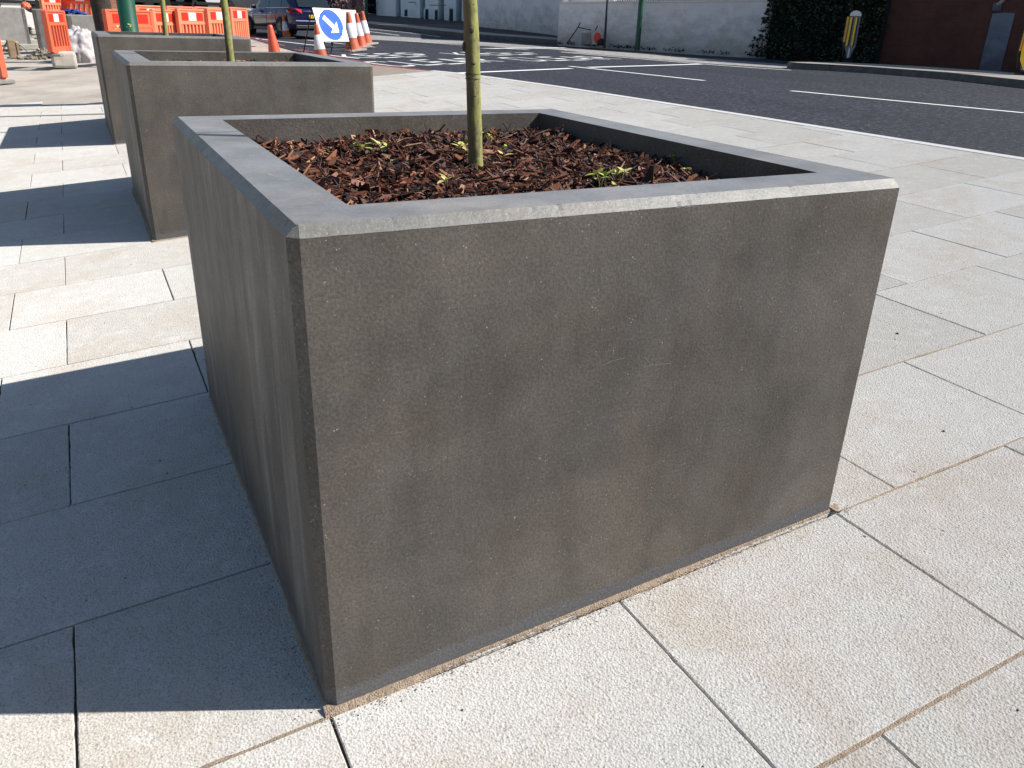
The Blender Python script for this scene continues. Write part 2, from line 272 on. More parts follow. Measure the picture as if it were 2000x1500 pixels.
# ------------------------------------------------------------ builders
def tag(o, label=None, cat=None, group=None, kind=None):
    for k, v in (('label', label), ('category', cat), ('group', group), ('kind', kind)):
        if v: o[k] = v
    return o
def empty(name, loc, rz=0.0, label=None, cat=None, group=None):
    o = bpy.data.objects.new(name, None); COL.objects.link(o); o.location = loc; o.rotation_euler = (0, 0, rz)
    return tag(o, label, cat, group)
class MB:
    def __init__(s): s.v = []; s.f = []; s.mi = []; s.sm = []; s.tone = []
    def add(s, vs, fs, mi=0, smooth=False, tone=0.5):
        b = len(s.v); s.v += [tuple(v) for v in vs]
        for f in fs: s.f.append([b + i for i in f]); s.mi.append(mi); s.sm.append(smooth); s.tone.append(tone)
    def box(s, c, h, rz=0, mi=0, rot=None, tone=0.5):
        m = rot if rot else Matrix.Rotation(rz, 3, 'Z'); c = Vector(c)
        vs = [c + m @ Vector((x * h[0], y * h[1], z * h[2])) for x in (-1, 1) for y in (-1, 1) for z in (-1, 1)]
        s.add(vs, [(0, 1, 3, 2), (4, 6, 7, 5), (0, 4, 5, 1), (2, 3, 7, 6), (0, 2, 6, 4), (1, 5, 7, 3)], mi, tone=tone)
    def bbox(s, c, h, b=0.01, rz=0, mi=0):
        """box with bevelled edges"""
        bm = bmesh.new(); bmesh.ops.create_cube(bm, size=2)
        for v in bm.verts: v.co = Vector((v.co.x * h[0], v.co.y * h[1], v.co.z * h[2]))
        bmesh.ops.bevel(bm, geom=bm.edges[:], offset=b, segments=2, affect='EDGES', profile=0.5)
        m = Matrix.Rotation(rz, 3, 'Z'); bm.verts.index_update()
        s.add([Vector(c) + m @ v.co for v in bm.verts], [[v.index for v in f.verts] for f in bm.faces], mi); bm.free()
    def tube(s, pts, rad, n=10, mi=0, caps=True, smooth=True):
        pts = [Vector(p) for p in pts]
        if not isinstance(rad, (list, tuple)): rad = [rad] * len(pts)
        b = len(s.v); prev = None
        for i, p in enumerate(pts):
            t = (pts[min(i + 1, len(pts) - 1)] - pts[max(i - 1, 0)]).normalized()
            if prev is None: a = t.orthogonal().normalized()
            else: a = (prev - t * prev.dot(t)).normalized()
            prev = a; c = t.cross(a)
            for k in range(n):
                th = 2 * math.pi * k / n; s.v.append(tuple(p + (a * math.cos(th) + c * math.sin(th)) * rad[i]))
        for i in range(len(pts) - 1):
            for k in range(n):
                s.f.append([b + i * n + k, b + i * n + (k + 1) % n, b + (i + 1) * n + (k + 1) % n, b + (i + 1) * n + k]); s.mi.append(mi); s.sm.append(smooth); s.tone.append(0.5)
        if caps:
            for q in (0, (len(pts) - 1) * n):
                s.f.append([b + q + k for k in range(n)]); s.mi.append(mi); s.sm.append(False); s.tone.append(0.5)
    def lathe(s, prof, n=20, mi=0, c=(0, 0, 0)):
        b = len(s.v); c = Vector(c)
        for (r, z) in prof:
            for k in range(n): s.v.append(tuple(c + Vector((r * math.cos(2 * math.pi * k / n), r * math.sin(2 * math.pi * k / n), z))))
        for i in range(len(prof) - 1):
            for k in range(n):
                s.f.append([b + i * n + k, b + i * n + (k + 1) % n, b + (i + 1) * n + (k + 1) % n, b + (i + 1) * n + k]); s.mi.append(mi); s.sm.append(True); s.tone.append(0.5)
        s.f.append([b + (len(prof) - 1) * n + k for k in range(n)]); s.mi.append(mi); s.sm.append(False); s.tone.append(0.5)
    def prism(s, poly, t, frame, mi=0):
        """polygon (u,v) extruded by t; frame = (origin, U, V, N)"""
        o, U, V, N = [Vector(q) for q in frame]; n = len(poly)
        a = [o + U * p[0] + V * p[1] for p in poly]; b_ = [p + N * t for p in a]
        s.add(a + b_, [list(range(n))[::-1], [n + i for i in range(n)]] + [[i, (i + 1) % n, n + (i + 1) % n, n + i] for i in range(n)], mi)
    def build(s, name, mats, parent=None, tone=False, rec=True):
        me = bpy.data.meshes.new(name); me.from_pydata(s.v, [], s.f)
        if not isinstance(mats, (list, tuple)): mats = [mats]
        for m in mats: me.materials.append(m)
        me.polygons.foreach_set('material_index', s.mi); me.polygons.foreach_set('use_smooth', s.sm)
        if tone:
            a = me.attributes.new('tone', 'FLOAT', 'FACE'); a.data.foreach_set('value', s.tone)
        me.update()
        if rec:
            bm = bmesh.new(); bm.from_mesh(me); bmesh.ops.recalc_face_normals(bm, faces=bm.faces[:]); bm.to_mesh(me); bm.free()
        o = bpy.data.objects.new(name, me); COL.objects.link(o)
        if parent: o.parent = parent
        return o
def copy_tree(o, parent=None):
    c = o.copy(); COL.objects.link(c)
    if parent: c.parent = parent
    for ch in list(o.children): copy_tree(ch, c)
    return c
def strip(name, P, Q, m, parent=None, kind='structure', rec=True):
    """sheet between two equally long polylines"""
    b = MB()
    for i in range(len(P) - 1): b.add([P[i], Q[i], Q[i + 1], P[i + 1]], [(0, 1, 2, 3)])
    o = b.build(name, m, parent, rec=rec)
    if kind and not parent: o['kind'] = kind
    return o

# ============================================================ SETTING
# kerb line between footway and road (world, metres)
KL = [(7.2, -9.0), (6.62, -2.0), (6.30, 2.6), (6.14, 5.4), (5.88, 9.3), (5.62, 11.6), (5.36, 13.0)]
def kx(y):
    if y <= KL[0][1]: return KL[0][0]
    for (x0, y0), (x1, y1) in zip(KL, KL[1:]):
        if y <= y1: return x0 + (x1 - x0) * (y - y0) / (y1 - y0)
    return max(4.80, 5.36 - 0.26 * (y - 13.0))
# big ground sheet
b = MB(); xs = [-400, -120, -40, -14, 40, 120, 420]; ys = [-300, -60, -12, 20, 45, 90, 200, 600]
for j in range(len(ys) - 1):
    for i in range(len(xs) - 1):
        z = lambda X, Y: -1.6 + (0.012 * max(0, Y - 45) if Y < 250 else 2.5)
        b.add([(xs[i], ys[j], z(xs[i], ys[j])), (xs[i + 1], ys[j], z(xs[i + 1], ys[j])), (xs[i + 1], ys[j + 1], z(xs[i + 1], ys[j + 1])), (xs[i], ys[j + 1], z(xs[i], ys[j + 1]))], [(0, 1, 2, 3)])
b.build('ground', M['earth'])['kind'] = 'structure'
# sand bed under the slabs + slabs
b = MB()
YB = [-9 + i * 1.0 for i in range(24)]
for y0, y1 in zip(YB, YB[1:]):
    y1 = min(y1, 12.4)
    if y0 >= 12.4: break
    N = 14
    for k in range(N):
        def X(y, k): return -9 + (kx(y) - 0.02 + 9) * k / N
        q = [(X(y0, k), y0), (X(y0, k + 1), y0), (X(y1, k + 1), y1), (X(y1, k), y1)]
        b.add([(x, y, G(x, y) - 0.009) for x, y in q], [(0, 1, 2, 3)])
b.build('paving_bed', M['sand'])['kind'] = 'structure'
def clip(poly, nx, ny, d):
    out = []
    for i in range(len(poly)):
        p, q = poly[i], poly[(i + 1) % len(poly)]
        a, c = nx * p[0] + ny * p[1] - d, nx * q[0] + ny * q[1] - d
        if a <= 0: out.append(p)
        if a * c < 0:
            t = a / (a - c); out.append((p[0] + (q[0] - p[0]) * t, p[1] + (q[1] - p[1]) * t))
    return out
b = MB(); rs = random.Random(3)
PITCH = 0.597
row = -15
while True:
    y0 = -0.012 + PITCH * row
    if y0 > 12.9: break
    off = -0.5 if row % 2 == 0 else 0.0
    n0 = int((-9 - off) / 0.7475)
    for n in range(n0, 30):
        x0 = off + 0.7475 * n
        if x0 > kx(y0) - 0.1: break
        g = 0.0023 + rs.uniform(-0.0008, 0.0012)
        x1 = x0 + 0.7475; y1 = min(y0 + PITCH, 13.05)
        poly = [(x0 + g, y0 + g * 1.35), (x1 - g, y0 + g * 1.35), (x1 - g, y1 - g * 1.35), (x0 + g, y1 - g * 1.35)]
        # jitter corners a little so that joints are not ruler straight
        poly = [(p[0] + rs.uniform(-.0012, .0012), p[1] + rs.uniform(-.0012, .0012)) for p in poly]
        if math.hypot(x0 - .8, y0 + .3) < 3.6:
            fine = []
            for i in range(4):
                p, q = poly[i], poly[(i + 1) % 4]; n_s = 26
                ex, ey = (q[0] - p[0]), (q[1] - p[1]); el = math.hypot(ex, ey); nx_, ny_ = ey / el, -ex / el
                for k in range(n_s):
                    f = k / n_s; wv = (rs.uniform(-.0007, .0003) - (rs.uniform(.001, .003) if rs.random() < .05 else 0)) if k else 0
                    wv += .0009 * noise.noise(Vector((p[0] * 9 + ex * f * 9, p[1] * 9 + ey * f * 9, i)))
                    fine.append((p[0] + ex * f + nx_ * wv, p[1] + ey * f + ny_ * wv))
            poly = fine
        # kerb side clip
        ya = y0; xa, xb = kx(y0) - 0.09, kx(y0 + PITCH) - 0.09
        nx, ny = PITCH, -(xb - xa); L = math.hypot(nx, ny); nx /= L; ny /= L
        poly = clip(poly, nx, ny, nx * xa + ny * ya)
        # corner cut towards the brown block paving
        if y1 > 11.3:
            p, q = (-0.2, 12.4), (5.2, 12.75); nx, ny = -(q[1] - p[1]), (q[0] - p[0]); L = math.hypot(nx, ny); nx /= L; ny /= L
            if x1 > -0.2: poly = clip(poly, nx, ny, nx * p[0] + ny * p[1])
        if len(poly) < 3: continue
        dz = rs.uniform(-0.0012, 0.0012); tx, ty = rs.uniform(-.0015, .0015), rs.uniform(-.0015, .0015)
        cx = sum(p[0] for p in poly) / len(poly); cy = sum(p[1] for p in poly) / len(poly)
        top = [(p[0], p[1]) for p in poly]; bev = 0.0018
        inn = []
        for p in top:
            d = Vector((cx - p[0], cy - p[1])); d.normalize(); inn.append((p[0] + d.x * bev * 1.4, p[1] + d.y * bev * 1.4))
        zt = lambda p: G(p[0], p[1]) + dz + tx * (p[0] - cx) + ty * (p[1] - cy)
        m_ = len(top); V = [(p[0], p[1], zt(p)) for p in inn] + [(p[0], p[1], zt(p) - bev) for p in top] + [(p[0], p[1], zt(p) - 0.03) for p in top]
        Fc = [list(range(m_))] + [[i, (i + 1) % m_, m_ + (i + 1) % m_, m_ + i] for i in range(m_)] + [[m_ + i, m_ + (i + 1) % m_, 2 * m_ + (i + 1) % m_, 2 * m_ + i] for i in range(m_)]
        b.add(V, Fc, 0, tone=rs.random())
    row += 1
b.build('pavement', M['slab'], tone=True)['kind'] = 'structure'
# tan jointing sand brushed into the nearest course joints
b = MB(); rs2 = random.Random(6)
for yj, xa, xb in ((-0.012 - PITCH, -2.0, 3.4), (-0.012, -1.6, 0.0), (-0.012, 1.52, 4.2), (-0.012 + PITCH, 1.8, 4.5)):
    n = int((xb - xa) / .02); prev = None
    for i in range(n + 1):
        x = xa + (xb - xa) * i / n; h = -0.0022 + .0030 * noise.noise(Vector((x * 6, yj * 3, 1))) + rs2.uniform(-.0008, .0008); hw = .0052
        cur = [Vector((x, yj - hw, G(x, yj) + h)), Vector((x, yj + hw, G(x, yj) + h + .0003))]
        if prev: b.add([prev[0], cur[0], cur[1], prev[1]], [(0, 1, 2, 3)])
        prev = cur
b.build('joint_sand', M['bead'], rec=False)['kind'] = 'structure'
# slot drain crossing the paving
p0, p1 = gp(-400, 232), gp(208, 223)
b = MB()
for i in range(10):
    a = p0.lerp(p1, i / 10); c = p0.lerp(p1, (i + 1) / 10); d = Vector((0, 0.045, 0))
    for q in (a, c): q.z = G(q.x, q.y) + 0.006
    b.add([a - d, c - d, c + d, a + d], [(0, 1, 2, 3)])
b.build('slot_drain', M['gconc'])['kind'] = 'structure'
# pale kerb
b = MB(); yy = -9.0
while yy < 12.75:
    y1 = min(yy + 0.91, 12.8)
    P = [(kx(yy) - 0.085, yy + .003), (kx(yy), yy + .003), (kx(y1), y1 - .003), (kx(y1) - 0.085, y1 - .003)]
    V = [(x, y, G(x, y) + 0.004) for x, y in P] + [(x, y, G(x, y) - 0.10) for x, y in P]
    b.add(V, [(0, 1, 2, 3), (0, 4, 5, 1), (1, 5, 6, 2), (2, 6, 7, 3), (3, 7, 4, 0)]); yy = y1
b.build('kerb', M['kerb'])['kind'] = 'structure'
# road
FK = [(20.6, -12.0), (21.2, 4.0)] + [tuple(rp(px, py)[:2]) for px, py in ((2000, 147), (1700, 124), (1480, 113), (1320, 102), (1080, 85), (880, 70), (700, 49.5), (560, 33))]
FK.sort(key=lambda q: q[1])
def fk(y):
    if y <= FK[0][1]: return FK[0][0]
    for (x0, y0), (x1, y1) in zip(FK, FK[1:]):
        if y <= y1: return x0 + (x1 - x0) * (y - y0) / (y1 - y0)
    return FK[-1][0]
ylist = [-9 + 1.5 * i for i in range(20)] + [21 + 3 * i for i in range(35)]
b = MB()
for y0, y1 in zip(ylist, ylist[1:]):
    def L(y): return kx(y) - 0.005 if y <= 13 else kx(y)
    for k in range(6):
        def X(y, k): return L(y) + (fk(y) + 0.05 - L(y)) * k / 6
        b.add([(X(y0, k), y0, roadz(y0) - .006), (X(y0, k + 1), y0, roadz(y0) - .006), (X(y1, k + 1), y1, roadz(y1) - .006), (X(y1, k), y1, roadz(y1) - .006)], [(0, 1, 2, 3)])
b.build('road', M['asphalt'])['kind'] = 'structure'
# works area and brown block paving
b = MB(); yl = [12.37, 12.7, 13.5, 15, 16.5, 18, 21, 25, 30, 36, 44, 60, 90, 140]
for y0, y1 in zip(yl, yl[1:]):
    xs = [-60, -30, -16, -9, -6, -4, -2, 0, 2, 4]
    for x0, x1 in zip(xs, xs[1:] + [None]):
        if x1 is None: x1a, x1b = kx(y0), kx(y1)
        else: x1a = x1b = x1
        b.add([(x0, y0, G(x0, y0) - .012), (x1a, y0, G(x1a, y0) - .012), (x1b, y1, G(x1b, y1) - .012), (x0, y1, G(x0, y1) - .012)], [(0, 1, 2, 3)])
    b.add([(4, y0, G(4, y0) - .012), (kx(y0), y0, G(kx(y0), y0) - .012), (kx(y1), y1, G(kx(y1), y1) - .012), (4, y1, G(4, y1) - .012)], [(0, 1, 2, 3)]) if False else None
b.build('works_ground', M['dust'])['kind'] = 'structure'
BL = [(0.3, 12.46), (2.5, 12.6), (4.6, 12.73), (5.2, 12.77)]
b = MB()
for (x0, y0), (x1, y1) in zip(BL, BL[1:]):
    for k in range(8):
        ya, yb = y0 + (18 - y0) * k / 8, y0 + (18 - y0) * (k + 1) / 8; yc, yd = y1 + (18 - y1) * k / 8, y1 + (18 - y1) * (k + 1) / 8
        f = lambda x, y: (min(x, kx(y) - 0.02), y, G(x, y) - 0.004)
        b.add([f(x0, ya), f(x1, yc), f(x1, yd), f(x0, yb)], [(0, 1, 2, 3)])
b.build('block_paving', M['brownpave'])['kind'] = 'structure'

# ---- road markings
mk = MB(); mr = MB()
def rline(mb, a, c, w=0.1, h=0.0):
    a, c = Vector(a[:2]), Vector(c[:2]); d = c - a; n = max(1, int(d.length / 2)); nrm = Vector((-d.y, d.x)).normalized() * w / 2
    for i in range(n):
        p, q = a.lerp(c, i / n), a.lerp(c, (i + 1) / n)
        mb.add([(v.x, v.y, roadz(v.y) - 0.002 + h) for v in (p - nrm, q - nrm, q + nrm, p + nrm)], [(0, 1, 2, 3)])
def pl(mb, pts, w=0.1, h=0.0):
    P = [rp(*p) for p in pts]
    for p, q in zip(P, P[1:]): rline(mb, p, q, w, h)
pl(mk, [(1545, 177), (2000, 220)], 0.12); pl(mk, [(1112, 129), (1376, 157)], 0.12)
pl(mk, [(880, 143), (1115, 133.5)], 0.18, .001); pl(mk, [(1150, 131.5), (1370, 125)], 0.2, .001)
pl(mk, [(690, 98), (1000, 94), (1105, 93)], 0.22); pl(mk, [(720, 91), (800, 97)], 0.11, .001)
pl(mk, [(795, 80), (905, 88)], 0.10); pl(mk, [(975, 94), (1080, 100), (1370, 125), (1480, 133), (1545, 137)], 0.12, .002)
pl(mk, [(1030, 93), (1130, 99)], 0.1, .003)
pl(mk, [(600, 78), (720, 91)], 0.1); pl(mk, [(500, 75), (620, 89)], 0.12)
pl(mk, [(715, 56), (800, 64), (860, 72)], 0.1); pl(mk, [(700, 59), (780, 69)], 0.1)
LET = {'C': [[(1, .82), (.85, 1), (.15, 1), (0, .8), (0, .2), (.15, 0), (.85, 0), (1, .18)]], 'L': [[(0, 1), (0, 0), (1, 0)]],
       'E': [[(1, 1), (0, 1), (0, 0), (1, 0)], [(0, .52), (.8, .52)]], 'A': [[(0, 0), (.42, 1), (.58, 1), (1, 0)], [(.18, .38), (.82, .38)]],
       'R': [[(0, 0), (0, 1), (.85, 1), (1, .85), (1, .62), (.85, .5), (0, .5)], [(.45, .5), (1, 0)]], 'K': [[(0, 0), (0, 1)], [(.95, 1), (.05, .48), (1, 0)]],
       'P': [[(0, 0), (0, 1), (.85, 1), (1, .85), (1, .6), (.85, .45), (0, .45)]]}
def word(w, o, pitch, up, sw=0.085):
    o, pitch, up = Vector(o), Vector(pitch), Vector(up)
    for i, ch in enumerate(w):
        for st in LET[ch]:
            pts = [o + pitch * (i + .68 * u) + up * v for u, v in st]
            for p, q in zip(pts, pts[1:]):
                d_ = (q - p).normalized(); rline(mk, p, q, sw + .11 * max(0, 1 - abs(d_.dot(up.normalized()))) , 0.0005 * (i % 2))
word('CLEAR', (5.35, 14.55), (.70, .43), (-.30, 1.35)); word('KEEP', (5.40, 17.25), (.70, .43), (-.30, 1.45))
word('CLEAR', (9.55, 16.85), (.74, .30), (-.30, 1.35)); word('KEEP', (9.05, 19.15), (.86, .44), (-.40, 1.40))
mk.build('road_markings', M['paint'], rec=False)['kind'] = 'structure'
for off in (0.15, 0.29):
    P = [Vector((kx(y) + off, y, 0)) for y in (13.0, 14, 15.15, 17, 20, 24, 30)]
    for p, q in zip(P, P[1:]): rline(mr, p, q, 0.05, 0.001)
mr.build('red_lines', M['red'], rec=False)['kind'] = 'structure'
# light worn central strip between the lanes
strip('worn_central_strip', [Vector((*rp(*p)[:2], roadz(rp(*p).y) - .004)) for p in ((700, 76), (900, 86), (1080, 99), (1370, 123), (1545, 134))],
      [Vector((*rp(*p)[:2], roadz(rp(*p).y) - .004)) for p in ((700, 67), (900, 79), (1080, 92), (1370, 113.5), (1545, 126))], M['worn'])

# ---- traffic island
def isl(px, py, dz=0.13): return rp(px, py, dz)
nearb = [rp(1545, 134), rp(1620, 138), rp(1700, 143), rp(1850, 155), rp(2000, 172)]
d = (nearb[-1] - nearb[-2]).normalized(); nearb += [nearb[-1] + d * 6]
out = [Vector((p.x, p.y, 0)) for p in nearb]
far_ = [Vector((p.x + 2.1 + 0.1 * i, p.y + 0.4, 0)) for i, p in enumerate(out)]
loop = [out[0] + Vector((0.2, 0.35, 0)), ] + out[0:] + far_[::-1][:-1] + [far_[0] + Vector((-0.1, 0.1, 0))]
loop = [Vector((p.x, p.y, roadz(p.y))) for p in loop]
ctr = sum(loop, Vector()) / len(loop)
b = MB(); n = len(loop); H = Vector((0, 0, 0.14))
inn = [p + (ctr - p).normalized() * 0.14 for p in loop]
b.add([p - Vector((0, 0, .1)) for p in loop] + [p + H * 0.85 for p in loop] + [p.lerp(i, .15) + H for p, i in zip(loop, inn)] + [p + H for p in inn],
      [[i, (i + 1) % n, n + (i + 1) % n, n + i] for i in range(n)] + [[n + i, n + (i + 1) % n, 2 * n + (i + 1) % n, 2 * n + i] for i in range(n)] + [[2 * n + i, 2 * n + (i + 1) % n, 3 * n + (i + 1) % n, 3 * n + i] for i in range(n)])
ko = b.build('island_kerb', M['dkerb']); ko['kind'] = 'structure'
b = MB(); b.add([p + H * 0.98 for p in inn], [list(range(n))]); b.build('island_paving', M['farpave'])['kind'] = 'structure'

# ---- far kerb and far footway
ys2 = [-12 + 2 * i for i in range(16)] + [22 + 3 * i for i in range(20)]
A = [Vector((fk(y), y, roadz(y) - .02)) for y in ys2]; B_ = [p + Vector((0.0, 0, 0.15)) for p in A]; C_ = [p + Vector((0.15, 0, 0)) for p in B_]
b = MB()
for i in range(len(A) - 1):
    b.add([A[i], A[i + 1], B_[i + 1], B_[i]], [(0, 1, 2, 3)]); b.add([B_[i], B_[i + 1], C_[i + 1], C_[i]], [(0, 1, 2, 3)])
b.build('far_kerb', M['dkerb'])['kind'] = 'structure'
def fz(x, y): return roadz(y) + 0.127
D1 = [p + Vector((0.0, 0, -.003)) for p in C_]; E1 = [p + Vector((1.3, 0, 0.03)) for p in D1]; F1 = [p + Vector((60, 0, 0.6 if p.y < 30 else 0.6 + (p.y - 30) * .03)) for p in E1]
strip('far_footway', D1, E1, M['farpave']); strip('far_forecourt', E1, F1, M['tarpave'])

# ============================================================ PLANTERS
PW, PD, PH, PT, PC = 1.5, 1.75, 1.072, 0.146, 0.019
SEAM = 1.283
def ring(x0, y0, x1, y1, c, z):
    return [Vector(p) for p in ((x0 + c, y0, z), (x1 - c, y0, z), (x1, y0 + c, z), (x1, y1 - c, z), (x1 - c, y1, z), (x0 + c, y1, z), (x0, y1 - c, z), (x0, y0 + c, z))]
def make_planter(label, group):
    root = empty('planter', (0, 0, 0), 0, label, 'planter', group)
    zt = PH - PC
    b = MB()
    lo, hi = ring(0, 0, PW, PD, PC, -0.25), ring(0, 0, PW, PD, PC, zt)
    # subdivide the walls a little so that the arrises can wander
    b.add(lo + hi, [[i, (i + 1) % 8, 8 + (i + 1) % 8, 8 + i] for i in range(8)])
    i0, i1 = [Vector(p) for p in ((PT, PT, PH - .0005), (PW - PT, PT, PH - .0005), (PW - PT, PD - PT, PH - .0005), (PT, PD - PT, PH - .0005))], None
    i1 = [Vector((p.x, p.y, 0.5)) for p in i0]
    b.add(i0 + i1, [[i, 4 + i, 4 + (i + 1) % 4, (i + 1) % 4] for i in range(4)] + [[4, 5, 6, 7]])
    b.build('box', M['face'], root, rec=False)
    # chamfer: from ring at full size to inset ring
    cm = MB(); a = hi; t = ring(PC, PC, PW - PC, PD - PC, 0.004, PH)
    N = 60
    rng = random.Random(11)
    def edge(p, q, r, s, n):
        # p-q lower, r-s upper ; slightly chipped lower arris
        d_ = (q - p); nn = Vector((d_.y, -d_.x, 0)).normalized(); prev = None
        for k in range(n + 1):
            f = k / n; jl = (0.0009 * (0.5 + noise.noise(Vector((f * d_.length * 22, p.x * 3, p.y * 3)))) + (rng.uniform(.0008, .0032) if rng.random() < .05 else 0)) if 0 < k < n else 0
            ju = (0.0006 * noise.noise(Vector((f * d_.length * 30, 9, p.y))) - (rng.uniform(.0008, .0025) if rng.random() < .03 else 0)) if 0 < k < n else 0
            lo_ = p.lerp(q, f) + nn * .0005 + Vector((0, 0, -max(0, jl))); up_ = r.lerp(s, f) + nn * min(0, ju) + Vector((0, 0, .0004))
            mid = (lo_ + up_) / 2 + Vector((0, 0, rng.uniform(-.0004, .0004)))
            if prev:
                cm.add([prev[0], lo_, mid, prev[1]], [(0, 1, 2, 3)], smooth=True); cm.add([prev[1], mid, up_, prev[2]], [(0, 1, 2, 3)], smooth=True)
            prev = (lo_, mid, up_)
    for i in range(8): edge(a[i], a[(i + 1) % 8], t[i], t[(i + 1) % 8], 150 if i % 2 == 0 else 1)
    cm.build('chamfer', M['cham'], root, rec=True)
    # rim top: slabs with an open joint on the left and right arms
    rm = MB(); g = 0.0022; z = PH
    def q(x0, y0, x1, y1):
        rm.add([(x0, y0, z), (x1, y0, z), (x1, y1, z), (x0, y1, z)], [(0, 1, 2, 3)])
    c = PC
    # one continuous ring face set, split at the joint
    q(c, SEAM + g, PT, PD - c); q(c, PT, PT, SEAM - g)
    q(PW - PT, PT, PW - c, PD - c); q(c, c, PW - c, PT); q(PT, PD - PT, PW - PT, PD - c)
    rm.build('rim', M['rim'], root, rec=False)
    jb = MB(); jb.box(((c + PT) / 2 - .001, SEAM, PH - 0.006), ((PT - c) / 2 - .002, 0.0035, 0.004)); jb.build('joint', M['trim'], root)
    return root
pl1 = make_planter('nearest large dark stone planter, filling the foreground', 'dark stone planters in a row')
pl2 = copy_tree(pl1); pl2.location = (0.010, 4.186, 0.055); pl2['label'] = 'middle dark stone planter of the row, behind the nearest one'
pl3 = copy_tree(pl1); pl3.location = (-0.010, 8.323, 0.110); pl3['label'] = 'third dark stone planter, farthest of the row, by the green post'
# sandy mortar bead along the base of the nearest planter and little ones at the others
def bead(root, w0, wob, seed):
    rb = random.Random(seed); mb = MB()
    def run(p, q, nrm, n):
        prev = None
        for i in range(n + 1):
            f = i / n; a = Vector((p[0] + (q[0] - p[0]) * f, p[1] + (q[1] - p[1]) * f, 0))
            wx = root.location.x + a.x; wy = root.location.y + a.y
            wd = w0 * (0.55 + 1.1 * abs(noise.noise(Vector((wx * 5, wy * 5, seed))))) + wob * max(0, noise.noise(Vector((wx * 1.7, wy * 1.7, seed + 3))))
            wd += rb.uniform(-.002, .002) + (0.014 * max(0, 1 - abs(wx - .12) / .25) if root is pl1 and nrm[1] else 0)
            o_ = a + Vector((nrm[0], nrm[1], 0)) * wd
            zi = G(wx, wy) - root.location.z; zo = G(root.location.x + o_.x, root.location.y + o_.y) - root.location.z
            cur = (Vector((a.x - nrm[0] * .01, a.y - nrm[1] * .01, zi + 0.009 + rb.uniform(0, .003))), Vector((o_.x, o_.y, zo + 0.0015)).lerp(Vector((a.x, a.y, zi + .01)), .45) + Vector((0, 0, .001)), Vector((o_.x, o_.y, zo - 0.004)))
            if prev: mb.add([prev[0], cur[0], cur[1], prev[1]], [(0, 1, 2, 3)], smooth=True); mb.add([prev[1], cur[1], cur[2], prev[2]], [(0, 1, 2, 3)], smooth=True)
            prev = cur
    run((-0.01, 0), (PW + 0.02, 0), (0, -1), 150); run((0, -0.01), (0, PD), (-1, 0), 150); run((PW, -.02), (PW, PD), (1, 0), 80)
    mb.build('mortar_bead', M['bead'], root)
bead(pl1, 0.0065, 0.016, 1.3); bead(pl2, 0.010, 0.02, 4.1); bead(pl3, 0.010, 0.02, 7.7)

def onplane(px, py, ax, val):
    d = ray(px, py); return CAM + d * ((val - CAM[ax]) / d[ax])
sc = MB()
for (ax_, ay, bx, by, w_) in ((446, 306, 456, 306, .004), (452, 313, 462, 313, .002), (487, 323, 502, 323, .004), (518, 337, 536, 345, .004), (552, 351, 568, 352, .007), (536, 339, 542, 341, .002), (583, 352, 592, 353, .003), (540, 386, 566, 386, .0025), (525, 389, 532, 388, .0015), (585, 371, 600, 370, .002)):
    p, q = onplane(ax_, ay, 2, PH + .0004), onplane(bx, by, 2, PH + .0004); d = (q - p); n_ = Vector((-d.y, d.x, 0)).normalized() * w_ / 2
    sc = MB(); sc.add([p, p.lerp(q, .4) - n_, q, p.lerp(q, .6) + n_], [(0, 1, 2, 3)]); sc.build('scuff_mark', M['scuff'], pl1, rec=False)
for pts, w_ in ((((1255, 716), (1280, 712), (1310, 710)), .0022), (((1258, 697), (1268, 708), (1282, 714)), .0018), (((1172, 716), (1195, 705), (1220, 699)), .0016), (((1362, 676), (1374, 684), (1386, 692)), .0012), (((1140, 1154), (1190, 1132), (1236, 1112), (1252, 1096)), .0016), (((1310, 1094), (1350, 1072), (1385, 1062)), .0013),
    (((1012, 1180), (1008, 1205), (998, 1228)), .0022), (((880, 1240), (940, 1226), (990, 1214)), .0012), (((990, 500), (1002, 516), (1024, 530)), .0016), (((1170, 528), (1176, 548)), .0012), (((1556, 700), (1560, 720), (1555, 745)), .0012), (((1330, 556), (1366, 548)), .0010), (((800, 1035), (836, 1022)), .0010)):
    P_ = [onplane(x, y, 1, -.0004) for x, y in pts]; sc = MB()
    for p, q in zip(P_, P_[1:]):
        d = q - p; n_ = Vector((-d.z, 0, d.x)).normalized() * w_ / 2; sc.add([p - n_ * .5, q - n_, q + n_, p + n_ * .5], [(0, 1, 2, 3)])
    sc.build('scratch', M['scratch'], pl1, rec=False)
# grit and mulch crumbs lying on the paving
rg = random.Random(31); b = MB()
def crumb(x, y, s_, mi):
    z = G(x, y) + s_ * .3; m = Matrix.Rotation(rg.uniform(0, 6.3), 3, 'Z') @ Matrix.Rotation(rg.uniform(-.6, .6), 3, 'X')
    k = [rg.uniform(.6, 1.3) for _ in range(6)]
    V = [Vector((x, y, z)) + m @ Vector(q) * s_ for q in ((k[0], 0, 0), (0, k[1], 0), (-k[2] * 1.2, 0, 0), (0, -k[3], 0), (0, 0, .6 * k[4]), (0, 0, -.5))]
    b.add(V, [(0, 1, 4), (1, 2, 4), (2, 3, 4), (3, 0, 4), (1, 0, 5), (2, 1, 5), (3, 2, 5), (0, 3, 5)], mi)
for k in range(900):
    u_ = rg.uniform(-.02, PW + .05); crumb(u_, -abs(rg.gauss(0, .022)) - .004, rg.uniform(.0007, .0024), 1 if rg.random() < .8 else 0)
for k in range(350): crumb(-abs(rg.gauss(0, .03)) - .004, rg.uniform(0, PD), rg.uniform(.0007, .0025), 1 if rg.random() < .6 else 0)
